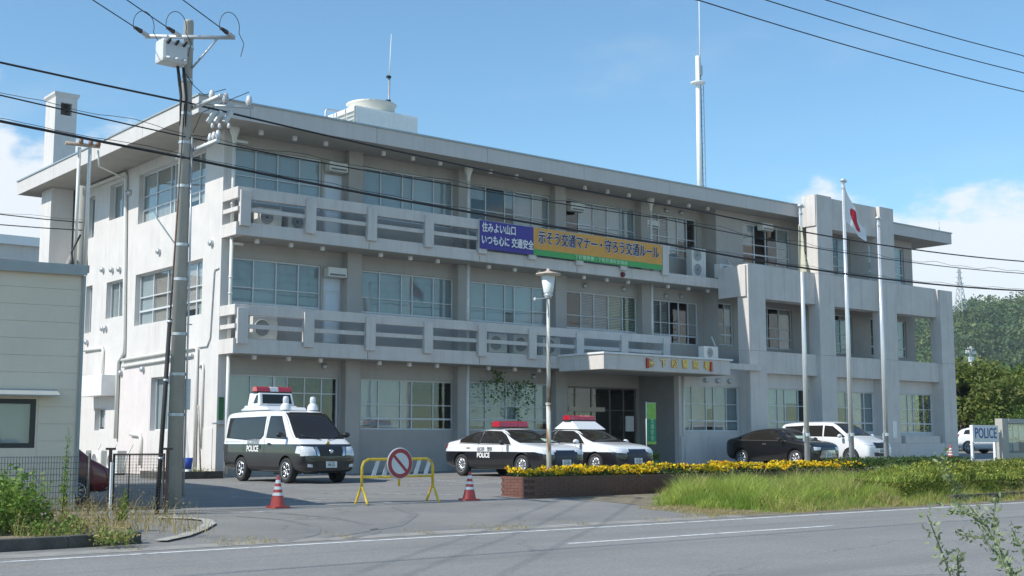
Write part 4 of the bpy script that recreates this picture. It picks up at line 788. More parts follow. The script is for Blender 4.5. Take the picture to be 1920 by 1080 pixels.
# --- marigolds
n = 9000; x = PLX0+.05+RNG.random(n)*(14.6-PLX0); y = PLY0+.02+RNG.random(n)*.95; bump = .05*np.sin(x*2.3)+.04*np.sin(x*5.1+1)
base = np.stack([x, y, GV(x, y)+PT-.05], 1)
lf = base.copy(); lf[:, 2] += RNG.random(n)*(.16+.6*bump); v1, f1, = leaves(lf, .085, .42, .6)
nf = 3300; x = PLX0+.03+RNG.random(nf)*(14.2-PLX0); y = PLY0-.04+RNG.random(nf)*1.04; kk = RNG.random(nf) < .62+.38*np.sin(x*1.7+np.sin(x*4.3)*1.5); x, y = x[kk], y[kk]; nf = len(x); top = GV(x, y)+PT+.09+.03*np.sin(x*2.3)+.025*np.sin(x*5.1+1)+RNG.random(nf)*.11-.05
fc = np.stack([x, y, top], 1); pet = np.repeat(fc, 9, 0)+RNG.normal(size=(nf*9, 3))*.012; v2, f2 = leaves(pet, .045, .85, .5)
pk = (RNG.random(nf) < .2).repeat(9)
n2 = 4200; x = 13.4+RNG.random(n2)*6.8; y = PLY0+.02+RNG.random(n2)*.95; lf2 = np.stack([x, y, GV(x, y)+PT-.05+RNG.random(n2)*.26], 1); v3, f3 = leaves(lf2, .09, .4, .6)
V, F, Mi = merge([(v1, f1, 0), (v2, f2, 1), (v3, f3, 0)]); sel = np.where(Mi == 1)[0]; Mi[sel[pk]] = 2
fl = fast_mesh('flower_bed', V, F, [leafmat('marigold_leaf', (.065, .115, .03), .4, 6), leafmat('marigold_yellow', (.86, .62, .02), .12, 8, .2), leafmat('marigold_gold', (.84, .48, .012), .12, 8, .2)], Mi)
tag(fl, 'dense yellow marigolds filling the brick planter', 'flowers', kind='stuff')
# --- verge: soil, tall grass
def region(n, poly_fn): 
    return poly_fn(n)
vx0, vx1 = 2.3, 13.0
mb = MB(); vp = [(2.2, -15.2), (2.9, -17.4), (3.6, -17.98), (30, -17.98), (30, -12.4), (6, -12.4), (3.0, -13.4)]
def gz(p, dz): return (p[0], p[1], G(*p)+dz)
vrt = MB()
xs_ = np.linspace(2.4, 40, 40)
for a, b in zip(xs_, xs_[1:]):
    for y0, y1 in ((-17.95, -16), (-16, -14), (-14, -12.4)): vrt.face([gz((a, y0), .006), gz((b, y0), .006), gz((b, y1), .006), gz((a, y1), .006)])
tag(vrt.build('verge', SOIL, fix=False), 'soil verge between the planter and the road', kind='structure')
n = 46000; x = 2.2+(RNG.random(n)**1.1)*13.0; y = -17.75+RNG.random(n)*5.0
left = np.where(y > -15.3, 2.45+(y+15.3)*1.05, 2.45+(-15.3-y)*.45); rag = .25*np.sin(y*5.1)+.15*np.sin(y*13+x)
keep = (x > left+rag) & (RNG.random(n) < np.clip((x-left-rag)/.5, .15, 1)) & (y > -17.85+.18*np.sin(x*2.9)+.1*np.sin(x*7.7))
x, y = x[keep], y[keep]; left = left[keep]; n = len(x)
cx_ = np.floor(x/.55+.4*np.sin(y*2.3)); cy_ = np.floor(y/.5+.4*np.sin(x*1.9)); clump = np.modf(np.abs(np.sin(cx_*12.9898+cy_*78.233)*43758.5453))[0]
nzv = .5+.5*np.sin(x*1.9+np.sin(y*1.3)*1.2)*np.sin(y*1.7+x*.6)
front = np.clip((y+17.95)/1.3, .14, 1); hh = (.16+.42*clump*(.45+.55*RNG.random(n))+.30*nzv*RNG.random(n)**1.5+.14*RNG.random(n))*front*np.clip((x-left)/.9, .4, 1)
base = np.stack([x, y, GV(x, y)], 1); V1, F1_ = blades(base, hh, .004+.007*RNG.random(n)*(.5+clump), hh*(.25+.75*RNG.random(n)))
tn = np.where(clump > .95, 2, np.where(clump > .5, 1, 0)); tn = np.where(RNG.random(n) < .3, RNG.integers(0, 2, n), tn); tn = np.where((RNG.random(n) < .62-.6*front), 2, tn); tone = tn.repeat(3)
n3 = 1200; i3 = RNG.integers(0, n, n3); hd = base[i3]+np.array([0, 0, 1])*(hh[i3]*1.0)[:, None]+RNG.normal(size=(n3, 3))*.04; V2, F2_ = leaves(hd, .07, .18, 1.2)
V, F, Mi = merge([(V1, F1_, 0), (V2, F2_, 2)]); Mi[:len(tone)] = tone
gm = [leafmat('verge_grass', (.22, .34, .06), .35, 3, .45), leafmat('verge_grass_light', (.40, .47, .12), .35, 3, .45), leafmat('dry_grass', (.40, .33, .16), .25, 3, .3)]
tag(fast_mesh('verge_grass', V, F, gm, Mi), 'tall rough green grass growing on the verge beside the road', 'grass', kind='stuff')
# dry tufts and litter along the gutter
n = 3000; x = -11+RNG.random(n)*14; y = -17.85+RNG.random(n)**2*.9; cl = np.sin(x*1.3)+np.sin(x*3.7+2)+.6*np.sin(x*9); k = cl > .55; x, y = x[k], y[k]; n = len(x); hh = .02+.07*RNG.random(n)
V, F = blades(np.stack([x, y, GV(x, y)+.004], 1), hh, .003+.003*RNG.random(n), hh*1.1, segs=2)
tag(fast_mesh('gutter_grass', V, F, [gm[2]]), 'sparse dry grass along the gutter', 'grass', kind='stuff')
n = 2200; x = 1.7+RNG.random(n)*1.6; y = -17.6+RNG.random(n)*2.2; hh = .03+.08*RNG.random(n); V, F = blades(np.stack([x, y, GV(x, y)+.004], 1), hh, .004+.003*RNG.random(n), hh*1.2, segs=2)
tag(fast_mesh('verge_fringe', V, F, [gm[2]]), 'low dry grass fringe at the left tip of the verge', 'grass', kind='stuff')
# hedge behind a low kerb at the right
hx0, hx1 = 7.4, 34
kb = MB()
for i in range(14): a = 10.6+i*2.0; kb.box(a+.006, a+1.994, -17.42, -17.24, G(a, -17.3)-.05, G(a, -17.3)+.17)
tag(kb.build('kerb', KERBD, bevel=.01), 'dark low kerb along the right verge', kind='structure')
def hedge(name, x0, x1, y0, y1, h, n, label, mats, seed):
    rng = np.random.default_rng(seed); x = x0+(x1-x0)*rng.random(n); t = rng.random(n)
    # mostly on the shell of a rounded box profile
    ang = rng.random(n)*np.pi; r = 1-.22*rng.random(n)**2; yc = (y0+y1)/2; hw = (y1-y0)/2
    py = yc+np.sign(np.cos(ang))*np.abs(np.cos(ang))**.45*hw*r; pz = np.sin(ang)**.45*h*r*(1+.10*np.sin(x*1.7)+.06*np.sin(x*4.3))
    end = np.minimum(np.clip((x-x0)/.5, 0, 1), np.clip((x1-x)/.5, 0, 1)); pz *= .5+.5*np.sqrt(end)
    c = np.stack([x, py, GV(x, py)+pz+.02], 1); v, f = leaves(c, .075, .5, .25, rng); mi = rng.choice([0, 0, 1], n)
    e = empty(name, (0, 0, 0), label=label, cat='hedge'); fast_mesh('foliage', v, f, mats, mi, e)
    st = MB()
    for i in range(int((x1-x0)/.5)):
        xx = x0+.3+i*.5; 
        for k in range(2): st.cyl((xx, yc+random.uniform(-.2, .2), G(xx, yc)), (xx+random.uniform(-.2, .2), yc+random.uniform(-hw*.7, hw*.7), G(xx, yc)+h*.8), .018, .008, 5, False)
    st.build('stems', mat('twig_bark', (.09, .065, .045), .9, .2, 9), e, fix=False)['kind'] = 'stuff'; return e
hm = [leafmat('hedge_leaf', (.15, .19, .04), .45, 3, .3), leafmat('hedge_leaf_yellow', (.38, .40, .08), .35, 3, .3)]
hedge('clipped_hedge', 9.3, 34, -16.9, -15.4, .76, 50000, 'clipped low hedge of yellowish leaves behind the kerb at right', hm, 3)
hedge('clipped_hedge', 18.5, 36, -12.6, -11.6, .55, 14000, 'low hedge strip behind the front hedge, under the POLICE sign', hm, 5)

n = 9000; x = 8.8+RNG.random(n)*22; y = -17.0+RNG.random(n)*1.7; hh = .18+.30*RNG.random(n)*(.5+.5*np.sin(x*1.3)); V, F = blades(np.stack([x, y, GV(x, y)+.48], 1), hh, .005+.005*RNG.random(n), hh*(.3+.6*RNG.random(n)))
tag(fast_mesh('hedge_grass', V, F, gm, RNG.choice([0, 1, 1], len(F))), 'long grass growing up through the right hand hedge', 'grass', kind='stuff')
# ------------------------------------------------------------------ right background: trees, hills, pylon
def tree(name, x, y, h, rx, label, seed, dens=1.0, col=None, leaf=.30, trunk=.35, low=.25):
    rng = np.random.default_rng(seed); e = empty(name, (x, y, G(x, y)), label=label, cat='tree', group='trees behind the station')
    mb = MB(); mb.tube([(0, 0, -.2), (rng.normal()*.15, rng.normal()*.15, h*.3), (rng.normal()*.4, rng.normal()*.4, h*.62)], [trunk*.5, trunk*.4, trunk*.2], 9); cents = []
    K = int(26*dens)
    for i in range(K):
        a = rng.random()*6.283; zz = low+(1-low)*rng.random()**.8; rad = rx*math.sqrt(max(0, 1-((zz-.55)/.52)**2))*(.35+.65*rng.random()**.5)
        c = Vector((math.cos(a)*rad, math.sin(a)*rad, zz*h*.93)); cents.append((c, rx*(.26+.20*rng.random())))
        mb.tube([(0, 0, h*min(.55, zz*.55)), tuple(c*.55+Vector((0, 0, h*zz*.30))), tuple(c)], [trunk*.16, trunk*.10, trunk*.04], 5)
    mb.build('trunk', mat('tree_bark', (.10, .08, .06), .9, .25, 5), e, fix=False); pts = []
    for c, r in cents:
        m_ = int(620*dens); d = rng.normal(size=(m_, 3)); d /= np.linalg.norm(d, axis=1)[:, None]; rr = r*(.45+.6*rng.random(m_)**.6)
        pts.append(np.array(c)+d*rr[:, None]*np.array([1, 1, .72]))
    pts = np.concatenate(pts); v, f = leaves(pts, leaf, .55, .15, rng); mi = rng.choice([0, 0, 1], len(f)); fast_mesh('crown', v, f, col, mi, e); return e
tm = [leafmat('broadleaf', (.10, .14, .03), .45, .8, .3), leafmat('broadleaf_light', (.21, .235, .06), .35, .8, .35)]
tm2 = [leafmat('deep_leaf', (.07, .12, .03), .45, .8, .25), leafmat('fresh_leaf', (.14, .22, .045), .35, .8, .3)]
tree('broadleaf_tree', 60.5, 12.5, 5.6, 4.0, 'broad yellowish green tree just right of the station wall', 11, 1.25, tm, .30)
tree('broadleaf_tree', 70, 13, 5.2, 4.6, 'rounded green tree at the right edge behind the notice board', 12, 1.2, tm, .30)
tree('broadleaf_tree', 66, 24, 6.6, 5.0, 'taller tree rising between the two nearer trees at right', 13, 1.1, tm2, .34)
tree('broadleaf_tree', 84, 22, 6.0, 5.6, 'far dark tree at the right edge of the photo', 16, 1.1, tm2, .36)
tree('bushy_shrub', 59.5, 8.6, 2.6, 2.2, 'bright green bush behind the white car', 14, .7, tm2, .16, .12, .1)
tree('bushy_shrub', 64.0, 8.0, 2.7, 2.3, 'second bright green bush right of the white car', 15, .7, tm2, .16, .12, .1)
# wooded hill: displaced ridge with crown lumps
def hill(name, dist, az0, az1, prof, depth, mats, label, n_cr, seed):
    """terrain wedge seen at dist; prof maps 0..1 across to crest height"""
    rng = np.random.default_rng(seed); e = []; mb = MB(); NA, ND = 50, 12
    def P(a, d): 
        az = az0+(az1-az0)*a; r = dist+depth*d; hh = prof(a)*(math.sin(min(1, d*1.0)*math.pi/2))**.9*(1 if d > .98 else 1+.10*math.sin(a*70+d*9)*math.sin(d*14+a*30)); return (CAM.x+math.sin(az)*r, CAM.y+math.cos(az)*r, hh-2)
    mb.raw([P(i/NA, j/ND) for j in range(ND+1) for i in range(NA+1)], [(j*(NA+1)+i, j*(NA+1)+i+1, (j+1)*(NA+1)+i+1, (j+1)*(NA+1)+i) for j in range(ND) for i in range(NA)], 0, True)
    o = tag(mb.build(name, mats[0], fix=False), label, kind='structure')
    a = rng.random(n_cr); d = rng.random(n_cr); base = np.array([P(*q) for q in zip(a, d)]); r = (5.0+5.5*rng.random(n_cr))
    mleaf = 80; dirs = rng.normal(size=(n_cr, mleaf, 3)); dirs[:, :, 2] = np.abs(dirs[:, :, 2])*1.1; dirs /= np.linalg.norm(dirs, axis=2)[:, :, None]
    c = (base[:, None, :]+dirs*(r[:, None]*(.75+.35*rng.random((n_cr, mleaf))))[:, :, None]*np.array([1, 1, .95])).reshape(-1, 3)
    v, f = leaves(c, 1.5, .8, .1, rng); mi = np.repeat(rng.choice([0, 0, 1, 2], n_cr), mleaf); w = fast_mesh(name+'_woodland', v, f, mats, mi)
    tag(w, 'dense mixed woodland covering the far hill', 'woodland', kind='stuff'); return o
HM = [leafmat('hill_leaf', (.10, .15, .05), .35, .03, .2), leafmat('hill_leaf_light', (.16, .20, .065), .35, .03, .2), leafmat('hill_leaf_dark', (.065, .11, .045), .35, .03, .2)]
pr_ = lambda a: float(np.interp(a, [0, .1, .30, .34, .37, .42, .6, 1], [22, 45, 73, 84, 84, 78, 73, 60]))*(1+.012*math.sin(a*90)+.010*math.sin(a*231+1))+1
hill('hill', 560, R(45), R(85), pr_, 320, HM, 'wooded green hill rising behind the trees at right', 3000, 21)
# transmission pylon on the hill and a far service pole
def pylon(x, y, z, h, label):
    e = empty('transmission_pylon', (x, y, z), label=label, cat='pylon'); mb = MB(); b, t = h*.11, h*.018
    lv = [0, .18, .34, .48, .6, .7, .8, .9, 1.0]; wd = lambda f: b+(t-b)*min(1, f*1.25)
    c = lambda f, k: ((-1, 1, 1, -1)[k]*wd(f), (-1, -1, 1, 1)[k]*wd(f), f*h)
    for f0, f1 in zip(lv, lv[1:]):
        for k in range(4):
            mb.cyl(c(f0, k), c(f1, k), .16, n=4, cap=False); mb.cyl(c(f0, k), c(f1, (k+1) % 4), .10, n=4, cap=False); mb.cyl(c(f0, (k+1) % 4), c(f1, k), .10, n=4, cap=False)
    mb.build('lattice', STEEL, e, fix=False); m2 = MB()
    for f, l in ((.66, 4.2), (.78, 3.6), (.90, 3.0)): m2.cyl((-l, 0, f*h), (l, 0, f*h), .14, n=4); m2.cyl((-l, 0, f*h), (0, 0, f*h+1.2), .08, n=4); m2.cyl((l, 0, f*h), (0, 0, f*h+1.2), .08, n=4)
    m2.build('cross_arms', STEEL, e, fix=False); return e
d_ = Vector((.9, .55, 0)).normalized()
q = Vector((602.5, 341.0, 71.0)); pylon(q.x, q.y, q.z, 24, 'steel lattice transmission pylon standing on the wooded hill')
q = Vector((94.1, 31.9, 7.65)); fp = empty('utility_pole', (q.x, q.y, 0), label='distant utility pole with white insulators in front of the hill', cat='utility pole')
MB().cyl((0, 0, 0), (0, 0, q.z+2.6), .16, .11, 10).build('shaft', POLEC, fp); MB().box(-.9, .9, -.06, .06, q.z+1.9, q.z+2.02).box(-.55, .55, -.06, .06, q.z+2.35, q.z+2.45).build('crossarm', STEEL, fp)
for dx in (-.8, -.45, .45, .8): MB().lathe([(.0, .22), (.07, .16), (.06, 0)], (dx, 0, q.z+2.02), 8).build('insulator', PORC, fp)
MB().box(-.22, .22, -.18, .18, q.z+1.1, q.z+1.6).build('transformer', STEEL, fp)

# ------------------------------------------------------------------ beige shop at far left
LB = empty('beige_building', (-8.74, -11.23, G(-8.74, -11.23)), R(-8), label='single-storey beige panel-clad building at the left edge', cat='building')
BEI = mat('beige_siding', (.72, .63, .50), .7, .03, 1.2, streak=.05, bump=.06, bscale=60, fine=.02); TRIM = mat('grey_trim', (.33, .36, .35), .5, .06, 4); DFR = mat('dark_bronze', (.03, .03, .028), .4, .1, 5)
zg = -G(-8.74, -11.23)
wall_holes('wall', 'y', .04, .2, -14, -.04, -.1, 4.5, [(-3.2, -.77, .98+zg, 1.88+zg)], BEI, LB); MB().box(-14, -.04, .2, 9, -.1, 4.35).build('body', BEI, LB)
MB().box(-.05, -.012, .035, 9, -.1, 4.5).build('corner_trim', BEI, LB)
zs_ = [-.02+zg*0]+[.28+zg, .60+zg, .98+zg-.0]; lv = [.02+.316*i for i in range(15)]
for i, (a, b) in enumerate(zip(lv, lv[1:])):
    a_, b_ = a+.003, b-.003; hz0, hz1 = .98+zg, 1.88+zg
    segs_ = [(-14, -.06)] if b_ < hz0 or a_ > hz1 else [(-14, -3.25), (-.73, -.06)]
    for u0, u1 in segs_: MB().box(u0, u1, .024, .038, a_, b_).build('siding_board', BEI, LB)
MB().box(-14.2, .06, -.08, 9.2, 4.46, 4.60).build('roof_trim', TRIM, LB); MB().box(-14.2, .02, -.10, -.082, 4.40, 4.58).build('gutter', TRIM, LB)
MB().box(-.03, .02, -.02, .03, .3, 4.40).build('corner_post', TRIM, LB)
MB().raw([(-4.2, -.32, 1.93+zg), (-.42, -.32, 1.93+zg), (-.42, .0, 2.02+zg), (-4.2, .0, 2.02+zg), (-4.2, -.32, 1.95+zg), (-.42, -.32, 1.95+zg), (-.42, .0, 2.06+zg), (-4.2, .0, 2.06+zg)], [(0, 3, 2, 1), (4, 5, 6, 7), (0, 1, 5, 4), (1, 2, 6, 5), (2, 3, 7, 6), (3, 0, 4, 7)]).build('window_hood', TRIM, LB)
w = window('y', .05, -3.2, -.77, .98+zg, 1.88+zg, [0, 1], [0, 1], [(mat('frosted_film', (.50, .56, .58), .6, .08, 3), 1.0)], parent=LB, fr=.09, FM=DFR)
MB().box(-14, .0, -.02, .038, -.12, .012).build('base_flashing', CONCG, LB)
# mesh fence and little gate
fe = empty('mesh_fence', (-8.9, -12.3, G(-8.9, -12.3)), label='grey welded mesh fence in front of the beige building', cat='fence')
mb = MB(); FW = mat('fence_wire', (.07, .075, .07), .5, .1, 8, metal=.3)
for i in range(110): mb.box(-5.5+i*.05, -5.493+i*.05, -.003, .003, .1, 1.05)
for k in range(10): mb.box(-5.5, 0, -.009, -.003, .1+k*.104, .107+k*.104)
mb.build('mesh_panel', FW, fe); fe.children[0]['kind'] = 'stuff'
for x in (-.0, -2.0, -4.0): MB().cyl((x, .03, 0), (x, .03, 1.1), .025, n=8).build('post', FW, fe)
ga = empty('steel_gate', (-8.55, -12.35, G(-8.5, -12.4)), R(-24), label='dark rusty steel mesh gate between two posts by the utility pole', cat='gate')
RST = mat('rusty_black_steel', (.045, .032, .028), .7, .4, 8)
for x in (0, 1.0): MB().box(x-.03, x+.03, -.03, .03, 0, 1.18).build('post', RST, ga); MB().box(x-.09, x+.09, -.02, .02, 1.16, 1.20).build('post_cap', RST, ga)
MB().tube([(.06, 0, .12), (.06, 0, 1.08), (.94, 0, 1.08), (.94, 0, .12), (.06, 0, .12)], .026, 8).build('leaf_frame', RST, ga); MB().cyl((.33, 0, .12), (.33, 0, 1.08), .012, n=6).build('bar', RST, ga); mb = MB()
for i in range(17): mb.box(.08+i*.052, .086+i*.052, -.003, .003, .12, 1.07)
for i in range(18): mb.box(.07, .93, -.009, -.003, .13+i*.054, .136+i*.054)
o = mb.build('mesh_infill', FW, ga); o['kind'] = 'stuff'
wp = MB(); wp.box(-.02, .02, -.02, .02, 0, .95); tag(wp.build('marker_stake', WPA, loc=(-8.62, -12.6, G(-8.6, -12.6))), 'thin white stake at the gate post', 'stake')
# raised weedy strip with mossy kerb, and the pale kerb that curves into the driveway
mb = MB()
kp = [(-30, -17.30), (-20, -17.30), (-14, -17.25), (-11, -17.15), (-9.9, -17.05)]
for (a, b) in zip(kp, kp[1:]):
    d = Vector((b[0]-a[0], b[1]-a[1], 0)).normalized(); n_ = Vector((-d.y, d.x, 0))*.16
    z0, z1 = G(*a)-.05, G(*a)+.17; mb.raw([(a[0], a[1], z0), (b[0], b[1], z0), (b[0]+n_.x, b[1]+n_.y, z0), (a[0]+n_.x, a[1]+n_.y, z0), (a[0], a[1], z1), (b[0]-.005, b[1], z1), (b[0]+n_.x-.005, b[1]+n_.y, z1), (a[0]+n_.x, a[1]+n_.y, z1)], [(0, 3, 2, 1), (4, 5, 6, 7), (0, 1, 5, 4), (1, 2, 6, 5), (2, 3, 7, 6), (3, 0, 4, 7)])
tag(mb.build('kerb', KERBD, bevel=.015), 'mossy raised kerb along the left verge', kind='structure')
mb = MB(); mb.raw([gz((-30, -17.12), .13), gz((-9.95, -16.9), .12), gz((-9.5, -15.6), .06), gz((-8.9, -14.2), .02), gz((-8.9, -12.9), .01), gz((-30, -12.9), .02)], [(0, 1, 2, 3, 4, 5)]); tag(mb.build('verge_soil', SOIL, fix=False), 'weedy soil behind the left kerb', kind='structure')
ks = [(-9.6, -17.0), (-9.0, -16.5), (-8.35, -15.7), (-7.8, -14.9), (-7.55, -14.25), (-7.7, -13.75), (-8.1, -13.45)]
strip('drive_kerb', ks, .2, mat('pale_kerb', (.42, .40, .35), .85, .15, 4, fine=.1), .03, 'pale kerb stones curving into the driveway')
# weeds at the left
def weeds(name, n, xr, yr, h0, h1, mats, label, seed, leafy=.6, leafsize=.07):
    rng = np.random.default_rng(seed); x = xr[0]+(xr[1]-xr[0])*rng.random(n); y = yr[0]+(yr[1]-yr[0])*rng.random(n); b = np.stack([x, y, GV(x, y)+.08], 1); hh = h0+(h1-h0)*rng.random(n)**1.5
    v1, f1 = blades(b, hh, .004+.004*rng.random(n), hh*(.2+.6*rng.random(n)), rng); k = int(n*leafy*6); i = rng.integers(0, n, k); t = rng.random(k)
    c = b[i]+np.array([0, 0, 1])*(hh[i]*(.25+.75*t))[:, None]+rng.normal(size=(k, 3))*.05; v2, f2 = leaves(c, leafsize, .45, .3, rng)
    V, F, Mi = merge([(v1, f1, 0), (v2, f2, 0)]); Mi = rng.choice(len(mats), len(F)); return tag(fast_mesh(name, V, F, mats, Mi), label, 'weeds', kind='stuff')
gw_ = [leafmat('weed_leaf', (.10, .19, .035), .35, 5, .3), leafmat('weed_leaf_light', (.20, .29, .055), .3, 5, .3)]
weeds('green_weeds', 900, (-12.6, -10.75), (-15.9, -13.2), .35, .95, gw_, 'leafy green weeds at the lower left in front of the fence', 31, 1.6, .085)
weeds('low_weeds', 110, (-11.4, -10.2), (-16.7, -15.2), .08, .28, gw_, 'low green weeds spreading along the left kerb', 36, 1.2, .07)
weeds('dry_weeds', 950, (-11.6, -8.6), (-16.9, -12.8), .12, .55, [gm[2], leafmat('straw', (.34, .27, .13), .3, 4, .3)], 'dry straw-coloured weeds beside the gate', 32, .3, .04)
weeds('kerb_weeds', 70, (-10.7, -10.2), (-17.55, -17.2), .06, .22, [gw_[1], gm[2]], 'small green tuft at the foot of the left kerb', 33, 1.0, .05)
weeds('wall_weeds', 420, (-1.6, -.15), (.4, 2.0), .05, .3, [gm[2], gw_[0]], 'dry tufts at the foot of the station corner', 34, .6, .05)
def stalk(name, x, y, h, label, seed):
    rng = np.random.default_rng(seed); e = empty(name, (x, y, G(x, y)+.06), label=label, cat='weed'); MB().tube([(0, 0, 0), (.02, .01, h*.5), (.05, 0, h)], [.012, .009, .003], 6).build('stem', gw_[1], e)
    n = 260; t = .15+.85*rng.random(n); c = np.stack([.05*t, np.zeros(n), h*t], 1)+rng.normal(size=(n, 3))*np.array([.03, .03, .02])*(1.3-t)[:, None]; v, f = leaves(c, .13*(1.15-t), .2, .9, rng); fast_mesh('leaves', v, f, gw_, rng.choice(2, n), e)
stalk('tall_weed', -10.05, -14.2, 1.55, 'single tall green weed stalk in front of the beige window', 41); stalk('tall_weed', -9.5, -15.3, .62, 'short green weed stalk among the dry grass left of the gate', 42)
# plant in the right foreground, close to the camera
fg = empty('roadside_weed', (-12.6, -32.04, -.4), label='grey-green leafy weed out of focus in the right foreground', cat='weed')
rng = np.random.default_rng(51); FGL = [leafmat('sage_leaf', (.20, .25, .13), .3, 9, .25), leafmat('sage_leaf_pale', (.30, .35, .21), .3, 9, .25)]
br_ = [[(0, 0, 0), (.05, -.09, .85), (.06, .1, 1.15), (.01, .19, 1.28), (-.11, .2, 1.44)], [(0, .05, 0), (0, .2, .83), (-.11, .2, 1.03), (-.23, .19, 1.2)], [(0, -.03, 0), (-.03, -.14, .87), (-.1, -.06, 1.01), (-.05, .01, 1.16), (.06, .05, 1.26)], [(-.01, -.05, .97), (.03, .1, 1.1), (.01, .2, 1.11)], [(.01, .21, .83), (-.05, .17, .96), (-.15, .11, 1.04)], [(-.09, .01, 1.16), (-.17, .04, 1.21), (-.16, .14, 1.22)], [(.0, .0, .1), (-.01, -.12, .86), (.09, -.06, 1.0), (.12, .02, 1.14)]]
mb = MB(); cl = []
for b in br_:
    pts = [Vector(p) for p in b]; fine_ = []
    for i in range(len(pts)-1):
        m_ = max(4, int((pts[i+1]-pts[i]).length/.035))
        for s in range(m_): fine_.append(pts[i].lerp(pts[i+1], s/m_))
    fine_.append(pts[-1]); mb.tube(fine_, [.006*(1-.75*i/len(fine_))+.001 for i in range(len(fine_))], 5)
    for p in fine_:
        if p.z > .45:
            for _ in range(9): cl.append(tuple(p+Vector(rng.normal(size=3)*.013)))
mb.build('stems', FGL[0], fg, fix=False)
v, f = leaves(np.array(cl), .028, .40, .5, rng); fast_mesh('leaves', v, f, FGL, rng.choice(2, len(f)), fg)
# climbing green curtain at the ground floor window
vn = empty('vine_curtain', (11.3, .95, 0), label='green climbing vine on a net before the ground floor window', cat='vine'); rng = np.random.default_rng(61)
cl2 = []
for sx_ in np.linspace(-1.0, 1.35, 15):
    ln = (.25+.9*rng.random()) if sx_ < .5 else (.7+1.0*rng.random())
    for k in range(int(ln*(26 if sx_ < .5 else 38))): f_ = rng.random()**1.3; cl2.append((sx_+rng.normal()*.05, rng.normal()*.03, 3.28-ln*f_))
for k in range(90): cl2.append((rng.normal()*.14-.35, rng.normal()*.04, 3.2+rng.random()*.45))
v, f = leaves(np.array(cl2), .085, .8, -.3, rng); fast_mesh('leaves', v, f, [leafmat('vine_leaf', (.10, .18, .035), .35, 5, .4), gw_[0]], rng.choice(2, len(f)), vn)
mb = MB()
for i in range(7): mb.cyl((-1+i*.33, .02, .3), (-1+i*.33, .02, 3.6), .004, n=4, cap=False)
mb.build('net_strings', GREYM, vn, fix=False)
c = rng.normal(size=(160, 3))*np.array([.09, .09, .08])+np.array([0, 0, .40]); v, f = leaves(c, .10, .5, .4, rng); fast_mesh('leaves', v, f, gw_, rng.choice(2, len(f)), po)
# far houses at left
fh = empty('apartment_building', (0, 0, 0), label='pale flat-roofed building far off at the left edge', cat='building'); q = Vector((4.74, 36.8, 10.2))
MB().box(q.x-14, q.x+1.6, q.y, q.y+8, 0, q.z+1.8).build('wall', CONC, fh); MB().box(q.x-14, q.x+1.9, q.y-.3, q.y+8.3, q.z+1.802, q.z+2.3).build('roof_edge', WHITE, fh)
for i in range(3): MB().box(q.x-3.2+i*1.6, q.x-1.9+i*1.6, q.y-.04, q.y+.04, q.z-.9, q.z+.7).build('window', mat('far_window', (.18, .25, .28), .2, .1, 2), fh)
q = Vector((-1.06, 17.66, 8.0)); rh = empty('tiled_roof_house', (q.x, q.y, 0), label='house with red-brown tiled roof peeping over the beige building', cat='house')
MB().box(-8, 2.3, 0, 6, 0, q.z-.6).build('wall', CONC, rh); MB().prism([(-.6, q.z-.6), (6.6, q.z-.6), (3, q.z+.9)], 'x', -8.4, 2.5).build('roof', mat('red_brown_tile', (.09, .055, .042), .8, .35, 3, bump=.4, bscale=8), rh)
# odds and ends in the side yard
bt = empty('blue_tub', (-1.15, .45, 0), label='small blue plastic tub by the corner of the station', cat='tub'); MB().lathe([(.0, .3), (.13, .3), (.17, .62), (.14, .62), (.12, .36)], (0, 0, 0), 18).build('tub', mat('blue_plastic', (.03, .08, .42), .4, .1, 6), bt); MB().lathe([(0, 0), (.11, 0), (.12, .3), (0, .3)], (0, 0, 0), 16).build('white_base', WHITE, bt)
gb = empty('garden_bed', (-1.0, 1.3, 0), label='dark edged dry garden bed at the station corner', cat='garden bed'); MB().box(-.9, .95, -1.0, -.92, -.05, .22).box(-.9, -.82, -.92, .8, -.05, .22).build('edging', KERBD, gb); MB().box(-.82, .95, -.92, .8, -.05, .16).build('soil', SOIL, gb)
sk = MB().tube([(0, 0, .1), (-.12, .05, 2.2)], .028, 8); tag(sk.build('leaning_stake', mat('rusty_stake', (.50, .42, .36), .8, .4, 6), loc=(-.5, .9, 0)), 'pale leaning stake against the station side wall', 'stake')
for x, y, lab in ((-1.0, 6.2, 'white outdoor unit along the side wall nearest the gate'), (-1.0, 7.6, 'white outdoor unit along the side wall behind the nearer one'), (-1.0, 9.0, 'white outdoor unit farthest back along the side wall')): ac_unit((x, y, G(x, y)), lab, w=.9, h=.8, rz=R(-90))
# ------------------------------------------------------------------ thin summer haze round everything
hz = MB().box(-700, 1100, -500, 1000, -3, 135).build('haze', None); hz.data.materials.clear()
HZM = bpy.data.materials.new('haze_air'); HZM.use_nodes = True; t = HZM.node_tree; t.nodes.clear(); o_ = N(t, 'ShaderNodeOutputMaterial'); pv = N(t, 'ShaderNodeVolumePrincipled')
pv.inputs['Color'].default_value = (.80, .88, .96, 1); pv.inputs['Density'].default_value = .0002; pv.inputs['Anisotropy'].default_value = .2; t.links.new(pv.outputs[0], o_.inputs['Volume']); hz.data.materials.append(HZM); tag(hz, 'thin summer haze over the whole place', kind='stuff')
